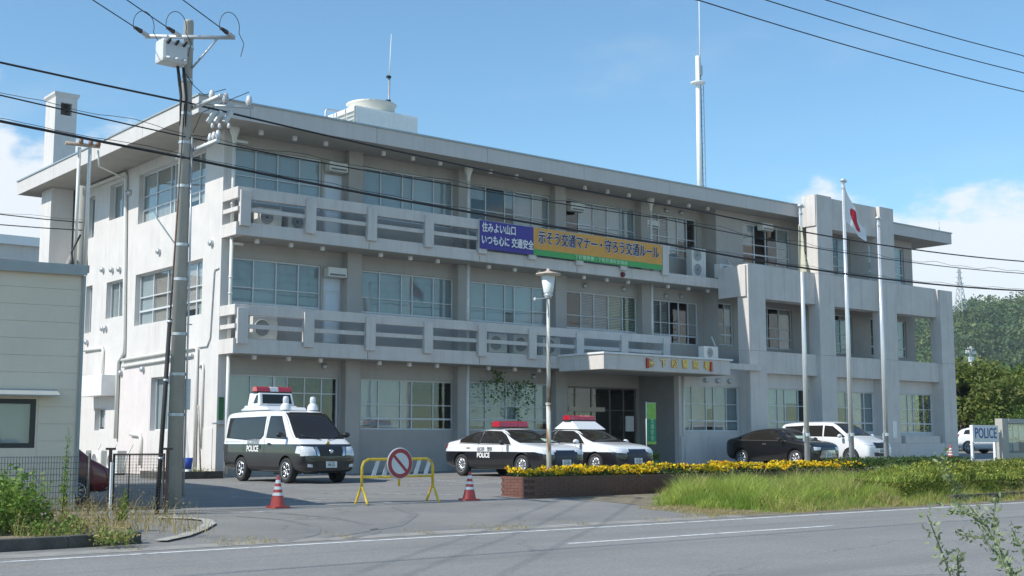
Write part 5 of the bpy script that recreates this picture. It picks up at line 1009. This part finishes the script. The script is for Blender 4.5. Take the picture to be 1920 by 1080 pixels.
# ------------------------------------------------------------------ vehicles
def paint(name, col, two=None, rough=.28):
    """car paint; two=(dark colour, height) paints the lower body dark"""
    M = bpy.data.materials.new(name); M.use_nodes = True; t = M.node_tree; p = t.nodes['Principled BSDF']; p.inputs['Roughness'].default_value = rough; p.inputs['Coat Weight'].default_value = .8; p.inputs['Coat Roughness'].default_value = .05
    p.inputs['Base Color'].default_value = (*col, 1)
    if two:
        tcn = N(t, 'ShaderNodeTexCoord'); sx = N(t, 'ShaderNodeSeparateXYZ'); t.links.new(tcn.outputs['Object'], sx.inputs[0]); lt = N(t, 'ShaderNodeMath', operation='LESS_THAN'); lt.inputs[1].default_value = two[1]
        t.links.new(sx.outputs['Z'], lt.inputs[0]); mx = N(t, 'ShaderNodeMixRGB'); mx.inputs['Color1'].default_value = (*col, 1); mx.inputs['Color2'].default_value = (*two[0], 1); t.links.new(lt.outputs[0], mx.inputs['Fac']); t.links.new(mx.outputs[0], p.inputs['Base Color'])
    return M
CARGL = mat('car_glass', (.022, .020, .018), .05, 0, spec=.55); LAMPC = mat('headlamp_lens', (.62, .65, .68), .12, .25, 25, spec=.9, coat=1); CHROME = mat('chrome', (.62, .63, .65), .18, .05, 10, metal=.9)
REDL = mat('beacon_red', (.50, .012, .03), .15, .12, 20, spec=.8, coat=1); TAILL = mat('tail_lamp', (.28, .01, .015), .2, .1, 10, coat=1); PLATE = mat('plate_white', (.70, .72, .72), .5, .04, 9); PGREEN = mat('plate_ink', (.03, .12, .06), .6); TRIMB = mat('black_trim', (.02, .02, .022), .45, .05, 9); RIM = mat('alloy_rim', (.55, .56, .58), .28, .08, 10, metal=.75); SEATM = mat('cabin_dark', (.03, .03, .032), .8, .1, 4)
def section(w, zb, zt, belt, wr):
    """half cross-section, bottom centre to top centre"""
    if zt > belt+.12: pts = [(0, zb), (w*.80, zb), (w*.965, zb+.07), (w, zb+(belt-zb)*.45), (w*.985, belt-.05), (w*.965, belt+.01), (w*.965+(wr-w*.965)*.55, belt+(zt-belt)*.55), (wr, zt-.085), (wr-.10, zt-.02), (wr*.45, zt), (0, zt+.008)]
    else:
        b = zt-.03; pts = [(0, zb), (w*.80, zb), (w*.965, zb+.07), (w, zb+(b-zb)*.5), (w*.985, b-.10), (w*.95, b-.03), (w*.90, b+.0), (w*.80, zt-.004), (w*.62, zt+.006), (w*.35, zt+.014), (0, zt+.018)]
    return pts
def car_body(stations, belt, wheels, wr_, M, parent, name='body', rough_sub=2):
    rings = []
    for (x, w, zb, zt, wr) in stations:
        h = section(w, zb, zt, belt, wr); ring = [(x, y, z) for y, z in h]+[(x, -y, z) for y, z in h[-2:0:-1]]; rings.append(ring)
    n = len(rings[0]); mb = MB(); vs_ = [p for r in rings for p in r]; fs = [(i*n+k, i*n+(k+1) % n, (i+1)*n+(k+1) % n, (i+1)*n+k) for i in range(len(rings)-1) for k in range(n)]
    fs += [tuple(range(n-1, -1, -1)), tuple((len(rings)-1)*n+k for k in range(n))]; mb.raw(vs_, fs, 0, True); o = mb.build(name, M, parent)
    sd = o.modifiers.new('s', 'SUBSURF'); sd.levels = sd.render_levels = rough_sub
    cutters = []
    for (wx, r) in wheels:
        c = MB().cyl((wx, -1.2, wr_), (wx, 1.2, wr_), r, n=40).build('cutter', M); bo = o.modifiers.new('b', 'BOOLEAN'); bo.operation = 'DIFFERENCE'; bo.object = c; bo.solver = 'EXACT'; cutters.append(c)
    loc = parent.matrix_world.copy()
    # bake at the origin so the cutters line up
    par = o.parent; o.parent = None; dg = bpy.context.evaluated_depsgraph_get(); dg.update(); me = bpy.data.meshes.new_from_object(o.evaluated_get(dg)); o.modifiers.clear(); o.data = me; o.parent = par
    for c in cutters: bpy.data.objects.remove(c)
    me.materials.clear(); me.materials.append(M); me.polygons.foreach_set('material_index', [0]*len(me.polygons)); me.polygons.foreach_set('use_smooth', [True]*len(me.polygons)); 
    try: me.set_sharp_from_angle(angle=R(38))
    except Exception: pass
    bm = bmesh.new(); bm.from_mesh(me); bvh = BVHTree.FromBMesh(bm); bm.free(); return o, bvh
def patch(name, bvh, direction, top, bot, M, parent, off=.006, m=8, n=None):
    """sheet that follows the body: two 2D edge lines swept between and dropped onto the surface"""
    d = Vector({'R': (0, 1, 0), 'L': (0, -1, 0), 'F': (-1, 0, 0), 'B': (1, 0, 0)}[direction]); pts = []
    def res(pl, k):
        ls = [0]
        for a, b in zip(pl, pl[1:]): ls.append(ls[-1]+math.hypot(b[0]-a[0], b[1]-a[1]))
        out = []
        for i in range(k+1):
            s = ls[-1]*i/k; j = max(0, min(len(pl)-2, next((q for q in range(len(ls)-1) if s <= ls[q+1]+1e-9), len(pl)-2))); f = (s-ls[j])/max(1e-9, ls[j+1]-ls[j]); out.append((pl[j][0]+(pl[j+1][0]-pl[j][0])*f, pl[j][1]+(pl[j+1][1]-pl[j][1])*f))
        return out
    k = n or 16; T, Bt = res(top, k), res(bot, k); grid = []; ok = True
    for j in range(m+1):
        row = []
        for i in range(k+1):
            a = T[i][0]+(Bt[i][0]-T[i][0])*j/m; b = T[i][1]+(Bt[i][1]-T[i][1])*j/m
            o = Vector((a, 0, b))-d*3 if direction in 'RL' else Vector((0, a, b))-d*6
            if direction in 'RL': o = Vector((a, -3*d.y, b))
            else: o = Vector((-6*d.x, a, b))
            loc, nrm, ix, ds = bvh.ray_cast(o, d)
            if loc is None: row.append(None)
            else:
                if nrm.dot(d) > 0: nrm = -nrm
                row.append(loc+nrm*off)
        grid.append(row)
    mb = MB()
    for j in range(m):
        for i in range(k):
            q = [grid[j][i], grid[j][i+1], grid[j+1][i+1], grid[j+1][i]]
            if None in q: continue
            mb.face(q, 0, True)
    o = mb.build(name, M, parent, fix=False)
    if len(o.data.vertices):
        bm = bmesh.new(); bm.from_mesh(o.data); bmesh.ops.remove_doubles(bm, verts=bm.verts, dist=1e-5); bm.to_mesh(o.data); bm.free(); o.data.polygons.foreach_set('use_smooth', [True]*len(o.data.polygons))
    return o
def wheel(parent, x, y, r, wdt=.2, spokes=5, M=None):
    s = 1 if y > 0 else -1; h = wdt/2
    t = MB(); t.lathe([(r*.68, -h*.9), (r*.93, -h), (r, -h*.72), (r, h*.72), (r*.93, h), (r*.68, h*.9), (r*.62, h*.5), (r*.62, -h*.5), (r*.68, -h*.9)], (0, 0, 0), 32, 'y'); w = t.build('wheel', BLACKR, parent, loc=(x, y, r))
    q = MB(); q.lathe([(r*.62, s*h*.9), (r*.69, s*h*.95), (r*.66, s*h*.6), (r*.58, s*h*.35)], (0, 0, 0), 32, 'y'); q.lathe([(.0, s*h*.75), (r*.13, s*h*.72), (r*.16, s*h*.45)], (0, 0, 0), 16, 'y')
    for k in range(spokes):
        a = 2*math.pi*k/spokes+.3
        for da in (-.13, .13):
            p = Vector((math.cos(a+da*.6)*r*.12, s*h*.6, math.sin(a+da*.6)*r*.12)); e = Vector((math.cos(a+da)*r*.62, s*h*.68, math.sin(a+da)*r*.62)); q.cyl(p, e, r*.055, r*.05, 6)
    q.build('rim', M or RIM, w); MB().lathe([(.0, s*h*.2), (r*.62, s*h*.2)], (0, 0, 0), 24, 'y').build('brake_disc', TRIMB, w, fix=False); return w
def mirror(parent, x, y, z, M, s):
    o = MB().lathe([(.0, -.07), (.06, -.06), (.09, 0), (.07, .06), (.0, .08)], (0, 0, 0), 14, 'x').build('door_mirror', M, parent, loc=(x, y+s*.12, z)); o.scale = (.9, 1.25, .85); MB().cyl((x, y-s*.06, z-.03), (x, y+s*.06, z-.02), .025, n=8).build('mirror_arm', TRIMB, parent)
def plate(parent, x, z, txt, s=1):
    p = MB().box(x-.006, x+.006, -.165, .165, z-.082, z+.082).build('number_plate', PLATE, parent); ux = (0, s, 0)
    text_mesh('plate_number', txt, .105, PGREEN, p, MW((x+s*.008, 0, z-.022), ux, (0, 0, 1)), .001, bold=.002); text_mesh('plate_region', '山口 800', .05, PGREEN, p, MW((x+s*.008, 0, z+.05), ux, (0, 0, 1)), .001)
def side_text(parent, bvh, s, size, x, z, M, sx=1.0, bold=.004, side=-1):
    loc = bvh.ray_cast(Vector((x, 3*side, z)), Vector((0, -side, 0)))[0]; yy = loc.y+side*.012
    return text_mesh('lettering', s, size, M, parent, MW((x, yy, z), (-side, 0, 0), (0, 0, 1)), .001, sx=sx, bold=bold)
SILV = mat('silver_letter', (.45, .47, .50), .3, .05, 8, metal=.5); WTXT = mat('white_letter', (.80, .80, .80), .5)
def lightbar(parent, x, z, w, h=.10, l=.28, mid=None):
    b = MB().box(x-l/2, x+l/2, -w/2, w/2, z, z+.03).build('lightbar_base', TRIMB, parent)
    for y0, y1, M in (((-w/2, -w*.12, REDL), (-w*.12, w*.12, mid or REDL), (w*.12, w/2, REDL))):
        MB().prism([(x-l/2, z+.031), (x+l/2, z+.031), (x+l*.42, z+h), (x+l*.2, z+h+.03), (x-l*.2, z+h+.03), (x-l*.42, z+h)], 'y', y0+.004, y1-.004).build('beacon_lens', M, b, bevel=.012)
        MB().lathe([(.0, .0), (.04, .01), (.05, .05)], (x, (y0+y1)/2, z+.035), 10).build('reflector', CHROME, b)
def common(e, bvh, zlo, xs_w, r, yw, track_spokes=5):
    for x in xs_w:
        for s in (-1, 1): wheel(e, x, s*yw, r, .20, track_spokes); 
def place(name, X, Ycen, label, cat, dz=0, group=None, yaw=-90):
    return empty(name, (X, Ycen, G(X, Ycen)+dz), R(yaw), label, cat, group)

# --- police van
def police_van(X, Y):
    e = place('police_van', X, Y, 'black and white police van with rooftop cabin and red light bar', 'van')
    st = [(-2.35, .72, .50, 1.80, .62), (-2.31, .80, .36, 1.90, .68), (-2.15, .845, .30, 1.945, .715), (-1.3, .848, .27, 1.965, .72), (-.3, .848, .27, 1.97, .72), (.55, .848, .27, 1.965, .715), (.98, .848, .27, 1.92, .70), (1.22, .848, .27, 1.74, .69), (1.58, .848, .27, 1.42, .72), (1.86, .842, .27, 1.17, .76), (2.06, .83, .27, 1.07, .76), (2.22, .79, .28, .98, .74), (2.31, .72, .32, .88, .7), (2.345, .60, .40, .78, .6)]
    body, bvh = car_body(st, 1.12, ((1.42, .40), (-1.135, .40)), .34, paint('police_van_paint', (.78, .79, .80), ((.012, .012, .014), 1.03)), e)
    for s, D in ((-1, 'R'), (1, 'L')):
        patch('window', bvh, D, [(-2.02, 1.74), (.12, 1.76)], [(-2.08, 1.22), (-.6, 1.15), (-.05, 1.17), (.10, 1.28)], CARGL, e)
        patch('door_window', bvh, D, [(.38, 1.77), (.92, 1.76)], [(.30, 1.22), (1.40, 1.18)], CARGL, e)
        mirror(e, 1.42, s*.90, 1.28, DARK, s); patch('door_handle', bvh, D, [(-.05, 1.02), (.0, 1.02)], [(-.05, .90), (.0, .90)], TRIMB, e, .02, 2, 2); patch('door_handle', bvh, D, [(.42, 1.06), (.60, 1.06)], [(.42, 1.0), (.60, 1.0)], TRIMB, e, .02, 2, 3)
        patch('rail_groove', bvh, D, [(-2.1, 1.10), (-1.15, 1.10)], [(-2.1, 1.08), (-1.15, 1.08)], mat('groove_grey', (.35, .36, .38), .5), e, .004, 1)
        for xx in (.22, -.98): patch('door_gap', bvh, D, [(xx, 1.8), (xx+.013, 1.8)], [(xx, .4), (xx+.013, .4)], TRIMB, e, .003, 14, 1)
        patch('headlight', bvh, D, [(1.98, .98), (2.3, .93)], [(1.92, .80), (2.3, .76)], LAMPC, e, .008, 5, 8)
        patch('tail_lamp', bvh, D, [(-2.33, 1.30), (-2.27, 1.30)], [(-2.33, .85), (-2.27, .85)], TAILL, e, .006, 5, 2)
    patch('windscreen', bvh, 'F', [(-.60, 1.86), (.60, 1.86)], [(-.74, 1.19), (.74, 1.19)], CARGL, e, .008, 12)
    patch('dash_shade', bvh, 'F', [(-.72, 1.22), (.72, 1.22)], [(-.73, 1.185), (.73, 1.185)], TRIMB, e, .012, 2)
    patch('grille', bvh, 'F', [(-.38, .95), (.38, .95)], [(-.34, .72), (.34, .72)], TRIMB, e, .012, 4)
    for s in (-1, 1): patch('headlight', bvh, 'F', [(s*.50, .95), (s*.80, .97)], [(s*.44, .74), (s*.80, .72)], LAMPC, e, .012, 5, 8); patch('chrome_wing', bvh, 'F', [(s*.38, .96), (s*.48, .95)], [(s*.34, .73), (s*.41, .73)], CHROME, e, .016, 3, 2); patch('fog_lamp', bvh, 'F', [(s*.55, .50), (s*.68, .52)], [(s*.55, .43), (s*.68, .44)], LAMPC, e, .012, 2, 3)
    patch('air_intake', bvh, 'F', [(-.42, .56), (.42, .56)], [(-.38, .40), (.38, .40)], DARK, e, .010, 2)
    MB().lathe([(.0, .02), (.055, .012), (.06, 0)], (2.36, 0, .84), 16, 'x').build('badge', CHROME, e); MB().lathe([(.0, .02), (.05, .015), (.055, 0)], (2.17, 0, 1.055), 16, 'x').build('emblem', mat('emblem_gold', (.6, .45, .12), .3, 0, metal=.8), e)
    patch('windscreen_seal', bvh, 'F', [(-.635, 1.885), (.635, 1.885)], [(-.775, 1.165), (.775, 1.165)], TRIMB, e, .004, 12)
    for D in 'RL':
        patch('window_seal', bvh, D, [(-2.05, 1.765), (.15, 1.785)], [(-2.11, 1.195), (-.6, 1.125), (-.03, 1.145), (.13, 1.26)], TRIMB, e, .003); patch('window_seal', bvh, D, [(.355, 1.795), (.94, 1.785)], [(.275, 1.195), (1.44, 1.155)], TRIMB, e, .003); patch('sill_trim', bvh, D, [(-.65, .42), (.95, .42)], [(-.65, .34), (.95, .34)], TRIMB, e, .010, 2)
    plate(e, 2.37, .50, '79-51')
    for s in (-1, 1): MB().tube([(2.0, s*.1, 1.14), (1.88, s*.40, 1.21), (1.80, s*.6, 1.27)], .010, 5).build('wiper', TRIMB, e)
    common(e, bvh, .27, (1.42, -1.135), .335, .745, 6)
    side_text(e, bvh, 'POLICE', .22, -.42, .90, WTXT, .95, .008); side_text(e, bvh, '山口県警察', .15, -.42, 1.085, SILV, .95)
    # raised cabin with window and light bar
    rc = MB().prism([(-1.62, 1.96), (-.02, 1.96), (-.12, 2.05), (-.60, 2.08), (-.62, 2.11), (-1.38, 2.11), (-1.45, 2.04), (-1.6, 2.01)], 'y', -.62, .62).build('cabin_base', paint('cabin_white', (.78, .79, .80)), e, bevel=.03)
    cb = MB().raw([(-1.36, -.55, 2.11), (-.62, -.55, 2.11), (-.62, .55, 2.11), (-1.36, .55, 2.11), (-1.30, -.52, 2.46), (-.72, -.52, 2.46), (-.72, .52, 2.46), (-1.30, .52, 2.46)], [(0, 3, 2, 1), (4, 5, 6, 7), (0, 1, 5, 4), (1, 2, 6, 5), (2, 3, 7, 6), (3, 0, 4, 7)]).build('roof_cabin', MATS.get('x') or rc.data.materials[0], e, bevel=.03)
    MB().raw([(-.637, -.46, 2.16), (-.637, .46, 2.16), (-.712, .44, 2.42), (-.712, -.44, 2.42)], [(0, 1, 2, 3)]).build('window', CARGL, cb, fix=False); cb.children[0].location = (.022, 0, 0)
    MB().raw([(-.76, -.553, 2.17), (-1.0, -.553, 2.17), (-.86, -.53, 2.40), (-.78, -.53, 2.40)], [(0, 1, 2, 3)]).build('window', CARGL, cb, fix=False); cb.children[-1].location = (0, -.004, 0)
    lightbar(e, -.95, 2.47, 1.12, .14, .30, LAMPC)
    for s in (-1, 1):
        d = MB().lathe([(.15, 0), (.145, .10), (.10, .17), (.075, .19), (.0, .19)], (.62, s*.42, 1.955), 18).build('beacon_base', rc.data.materials[0], e); MB().lathe([(.078, .19), (.085, .28), (.07, .36), (.0, .38)], (.62, s*.42, 1.955), 16).build('clear_beacon', LAMPC, d)
    MB().tube([(-1.05, -.45, 1.22), (-1.05, -.45, 1.22)], .001, 3) 
    return e
police_van(-.05, -3.55)

# --- police sedans
def sedan(e, bvh, z, L2, dark_glass=CARGL):
    for s, D in ((-1, 'R'), (1, 'L')):
        patch('door_window', bvh, D, [(-1.66, 1.12), (-1.2, 1.30), (-.62, 1.37)], [(-1.56, 1.01), (-.60, .985)], dark_glass, e); patch('door_window', bvh, D, [(-.54, 1.37), (.20, 1.35), (.48, 1.25)], [(-.52, .985), (.98, .96)], dark_glass, e)
    patch('windscreen', bvh, 'F', [(-.52, 1.375), (.52, 1.375)], [(-.72, 1.02), (.72, 1.02)], dark_glass, e, .008, 10); patch('back_window', bvh, 'B', [(-.5, 1.34), (.5, 1.34)], [(-.62, 1.15), (.62, 1.15)], dark_glass, e, .008, 6)
SED = [(-2.45, .66, .48, .86, .5), (-2.41, .78, .36, .98, .6), (-2.25, .86, .26, 1.06, .68), (-1.85, .89, .22, 1.15, .69), (-1.45, .897, .20, 1.27, .65), (-.95, .90, .20, 1.395, .62), (-.35, .90, .20, 1.445, .60), (.15, .90, .20, 1.44, .60), (.45, .90, .20, 1.39, .60), (.80, .90, .20, 1.22, .64), (1.18, .90, .20, 1.03, .70), (1.5, .895, .20, .965, .7), (2.0, .875, .20, .925, .7), (2.26, .82, .22, .86, .65), (2.39, .74, .26, .78, .58), (2.455, .60, .34, .66, .45)]
def police_sedan(X, Y, label, raised, grille_big=True):
    e = place('police_car', X, Y, label, 'police car')
    body, bvh = car_body(SED, .96, ((1.47, .385), (-1.45, .385)), .335, paint('police_car_paint', (.78, .79, .80), ((.012, .012, .015), .745 if not raised else .70)), e)
    sedan(e, bvh, 0, 0); common(e, bvh, .2, (1.47, -1.45), .33, .79, 9)
    for s, D in ((-1, 'R'), (1, 'L')):
        mirror(e, .82, s*.95, 1.02, paint('mirror_white', (.78, .79, .80)) if raised else DARK, s); patch('headlight', bvh, 'F', [(s*.42, .79), (s*.78, .81)], [(s*.46, .66), (s*.76, .68)], LAMPC, e, .012, 4, 8); patch('headlight', bvh, D, [(2.0, .86), (2.38, .80)], [(2.05, .74), (2.38, .68)], LAMPC, e, .01, 4, 6)
        patch('tail_lamp', bvh, D, [(-2.42, .95), (-2.16, .98)], [(-2.42, .80), (-2.22, .84)], TAILL, e, .008, 4, 5); patch('door_gap', bvh, D, [(-.57, 1.0), (-.562, 1.0)], [(-.57, .3), (-.562, .3)], TRIMB, e, .003, 8, 1); patch('door_gap', bvh, D, [(.60, .95), (.608, .95)], [(.60, .3), (.608, .3)], TRIMB, e, .003, 8, 1)
        for xx in (-1.15, -.1): patch('door_handle', bvh, D, [(xx, .86), (xx+.18, .865)], [(xx, .835), (xx+.18, .84)], CHROME, e, .018, 1, 4)
        patch('pillar', bvh, D, [(-.60, 1.36), (-.55, 1.36)], [(-.60, .97), (-.53, .97)], TRIMB, e, .009, 3, 1)
    patch('grille', bvh, 'F', [(-.36, .77), (.36, .77)], [(-.46, .36), (.46, .36)], mat('grille_dark', (.025, .03, .05), .35, .3, 40), e, .014, 5); patch('grille_bar', bvh, 'F', [(-.37, .785), (.37, .785)], [(-.37, .765), (.37, .765)], CHROME, e, .02, 1)
    for D in 'RL': patch('window_trim', bvh, D, [(-1.60, 1.0), (-.6, .972), (1.02, .948)], [(-1.60, .985), (-.6, .957), (1.02, .933)], CHROME, e, .010, 1); patch('sill_trim', bvh, D, [(-1.0, .34), (1.0, .34)], [(-1.0, .27), (1.0, .27)], TRIMB, e, .010, 2)
    patch('windscreen_seal', bvh, 'F', [(-.55, 1.395), (.55, 1.395)], [(-.75, 1.0), (.75, 1.0)], TRIMB, e, .004, 10)
    plate(e, 2.475, .44, '12-07')
    side_text(e, bvh, 'POLICE', .20, -.30, .63, WTXT, .95, .008); side_text(e, bvh, '山口県　警察', .13, -.25, .815, SILV, .95)
    if raised:
        wp_ = paint('pod_white', (.78, .79, .80)); MB().raw([(-.75, -.60, 1.42), (.42, -.60, 1.40), (.42, .60, 1.40), (-.75, .60, 1.42), (-.42, -.50, 1.66), (.02, -.50, 1.66), (.02, .50, 1.66), (-.42, .50, 1.66)], [(0, 3, 2, 1), (4, 5, 6, 7), (0, 1, 5, 4), (1, 2, 6, 5), (2, 3, 7, 6), (3, 0, 4, 7)]).build('roof_pod', wp_, e, bevel=.02); lightbar(e, -.2, 1.67, 1.12, .15, .34); MB().cyl((-.2, 0, 1.78), (-.2, 0, 1.92), .012, n=6).build('aerial', TRIMB, e)
    else: lightbar(e, -.12, 1.455, 1.15, .17, .36); MB().cyl((-.75, -.2, 1.36), (-.80, -.2, 1.62), .008, n=6).build('aerial', TRIMB, e)
    patch('dash_paper', bvh, 'F', [(.25, 1.13), (.62, 1.10)], [(.20, 1.04), (.66, 1.03)], mat('pale_green_paper', (.45, .60, .45), .6), e, .012, 2, 4) if not raised else None
    return e
police_sedan(6.95, -4.85, 'black and white police sedan with low red light bar nearest the planter end', False)
police_sedan(9.95, -4.75, 'black and white police sedan with raised red light bar before the entrance', True)

# --- parked black sedan, white minivan, far SUV, red hatchback
def civil(name, X, Y, label, cat, st, belt, wheels, col, r, yaw=-90, spokes=7, kind='sedan', dz=0):
    e = place(name, X, Y, label, cat, dz, None, yaw); body, bvh = car_body(st, belt, tuple((w, r+.055) for w in wheels), r+.005, paint(name+'_paint', col), e); common(e, bvh, .2, wheels, r, max(s[1] for s in st)-.11, spokes)
    return e, bvh
k = 4.25/4.91
e, bvh = civil('black_sedan', 20.55, -4.15, 'glossy black sedan parked left of the white minivan', 'car', [(x*k, w*.97, zb, zt, wr) for x, w, zb, zt, wr in SED], .96, (1.28, -1.25), (.008, .008, .009), .315)
for s, D in ((-1, 'R'), (1, 'L')):
    patch('window', bvh, D, [(-1.38, 1.10), (-.95, 1.27), (-.48, 1.35), (.17, 1.345), (.40, 1.25)], [(-1.33, 1.0), (.82, .965)], CARGL, e); mirror(e, .74, s*.93, 1.02, DARK, s); patch('headlight', bvh, 'F', [(s*.40, .72), (s*.72, .74)], [(s*.46, .62), (s*.72, .62)], LAMPC, e, .012, 3, 6); patch('tail_lamp', bvh, D, [(-2.2, .95), (-2.0, .98)], [(-2.2, .80), (-2.02, .84)], TAILL, e, .008, 3, 4); patch('window_trim', bvh, D, [(-1.42, .995), (.9, .96)], [(-1.42, .98), (.9, .945)], CHROME, e, .012, 1); patch('door_handle', bvh, D, [(-.2, .86), (-.02, .86)], [(-.2, .83), (-.02, .83)], CHROME, e, .016, 1, 3)
patch('windscreen', bvh, 'F', [(-.5, 1.375), (.5, 1.375)], [(-.70, 1.02), (.70, 1.02)], CARGL, e, .008); patch('sun_shade', bvh, 'F', [(-.3, 1.14), (.5, 1.14)], [(-.4, 1.04), (.6, 1.04)], mat('silver_green_shade', (.40, .52, .42), .4, .1, 5), e, .012, 2); patch('grille', bvh, 'F', [(-.38, .62), (.38, .62)], [(-.5, .36), (.5, .36)], CHROME, e, .012, 3); plate(e, 2.14, .45, '53-10')
MV = [(-2.12, .70, .50, 1.50, .58), (-2.08, .80, .34, 1.60, .62), (-1.9, .845, .26, 1.655, .66), (-1.0, .85, .22, 1.69, .67), (0, .85, .22, 1.69, .67), (.42, .85, .22, 1.655, .66), (.85, .85, .22, 1.42, .66), (1.22, .85, .22, 1.14, .72), (1.48, .845, .22, 1.04, .72), (1.85, .83, .22, .93, .70), (2.03, .76, .26, .82, .64), (2.10, .64, .34, .70, .5)]
e, bvh = civil('white_minivan', 23.55, -4.35, 'pearl white minivan parked at the wing between two flagpoles', 'minivan', MV, 1.06, (1.30, -1.22), (.74, .75, .76), .32)
for s, D in ((-1, 'R'), (1, 'L')):
    patch('door_window', bvh, D, [(-1.85, 1.50), (-.95, 1.53)], [(-1.88, 1.14), (-.95, 1.11)], CARGL, e); patch('door_window', bvh, D, [(-.88, 1.53), (-.02, 1.53)], [(-.88, 1.11), (.02, 1.10)], CARGL, e); patch('door_window', bvh, D, [(.06, 1.53), (.42, 1.50)], [(.08, 1.10), (1.10, 1.07)], CARGL, e); mirror(e, .98, s*.91, 1.12, mat('mirror_pearl', (.7, .71, .72), .3), s)
    patch('headlight', bvh, 'F', [(s*.36, .90), (s*.70, .92)], [(s*.40, .78), (s*.72, .76)], LAMPC, e, .012, 4, 6); patch('headlight', bvh, D, [(1.62, .97), (2.02, .86)], [(1.72, .86), (2.03, .76)], LAMPC, e, .01, 4, 6); patch('door_gap', bvh, D, [(.02, 1.1), (.028, 1.1)], [(.02, .3), (.028, .3)], TRIMB, e, .003, 8, 1)
patch('windscreen', bvh, 'F', [(-.55, 1.60), (.55, 1.60)], [(-.72, 1.13), (.72, 1.13)], CARGL, e, .008, 10); patch('grille', bvh, 'F', [(-.40, .86), (.40, .86)], [(-.34, .66), (.34, .66)], TRIMB, e, .012, 3); patch('air_intake', bvh, 'F', [(-.46, .50), (.46, .50)], [(-.40, .36), (.40, .36)], DARK, e, .012, 3); plate(e, 2.115, .56, '20-84')
SUV = [(-2.1, .68, .55, 1.20, .55), (-2.06, .80, .36, 1.35, .6), (-1.85, .87, .26, 1.46, .62), (-1.2, .885, .22, 1.56, .62), (-.3, .89, .22, 1.60, .62), (.3, .89, .22, 1.57, .62), (.75, .89, .22, 1.33, .65), (1.1, .89, .22, 1.10, .7), (1.6, .87, .22, 1.0, .7), (1.95, .80, .26, .88, .64), (2.08, .66, .36, .72, .5)]
e, bvh = civil('white_suv', 50.6, 4.5, 'white compact SUV parked beyond the station, behind the POLICE sign', 'car', SUV, 1.04, (1.28, -1.28), (.74, .75, .76), .345)
for s, D in ((-1, 'R'), (1, 'L')): patch('window', bvh, D, [(-1.55, 1.36), (-.3, 1.46), (.25, 1.44)], [(-1.6, 1.12), (.9, 1.06)], CARGL, e); patch('tail_lamp', bvh, D, [(-2.08, 1.1), (-1.85, 1.12)], [(-2.08, .95), (-1.9, .98)], TAILL, e, .008, 3, 4)
patch('windscreen', bvh, 'F', [(-.5, 1.5), (.5, 1.5)], [(-.7, 1.12), (.7, 1.12)], CARGL, e, .008); patch('back_window', bvh, 'B', [(-.5, 1.42), (.5, 1.42)], [(-.6, 1.12), (.6, 1.12)], CARGL, e, .008)
HB = [(x*.75, w*.87, zb*.8, zt*.73, wr*.86) for x, w, zb, zt, wr in [(-2.35, .72, .50, 1.80, .62), (-2.31, .80, .36, 1.90, .68), (-2.15, .845, .30, 1.945, .715), (-1.3, .848, .27, 1.965, .72), (-.3, .848, .27, 1.97, .72), (.55, .848, .27, 1.965, .715), (.98, .848, .27, 1.92, .70), (1.22, .848, .27, 1.74, .69), (1.58, .848, .27, 1.42, .72), (1.86, .842, .27, 1.17, .76), (2.06, .83, .27, 1.07, .76), (2.22, .79, .28, .98, .74), (2.31, .72, .32, .88, .7), (2.345, .60, .40, .78, .6)]]
e, bvh = civil('red_van', -9.36, -9.5, 'small red van nosing out from behind the beige building', 'van', HB, .84, (1.05, -.95), (.17, .016, .016), .25, yaw=-6)
for s, D in ((-1, 'R'), (1, 'L')): patch('window', bvh, D, [(-1.3, 1.25), (.65, 1.25)], [(-1.35, .92), (1.0, .88)], CARGL, e); patch('headlight', bvh, 'F', [(s*.36, .68), (s*.60, .70)], [(s*.40, .55), (s*.60, .55)], LAMPC, e, .012, 3, 5)
patch('windscreen', bvh, 'F', [(-.5, 1.34), (.5, 1.34)], [(-.62, .89), (.62, .89)], CARGL, e, .008); patch('bumper', bvh, 'F', [(-.66, .55), (.66, .55)], [(-.66, .30), (.66, .30)], mat('bumper_silver', (.45, .46, .47), .4, .1, 6), e, .012, 4); plate(e, 1.78, .38, '61-22')
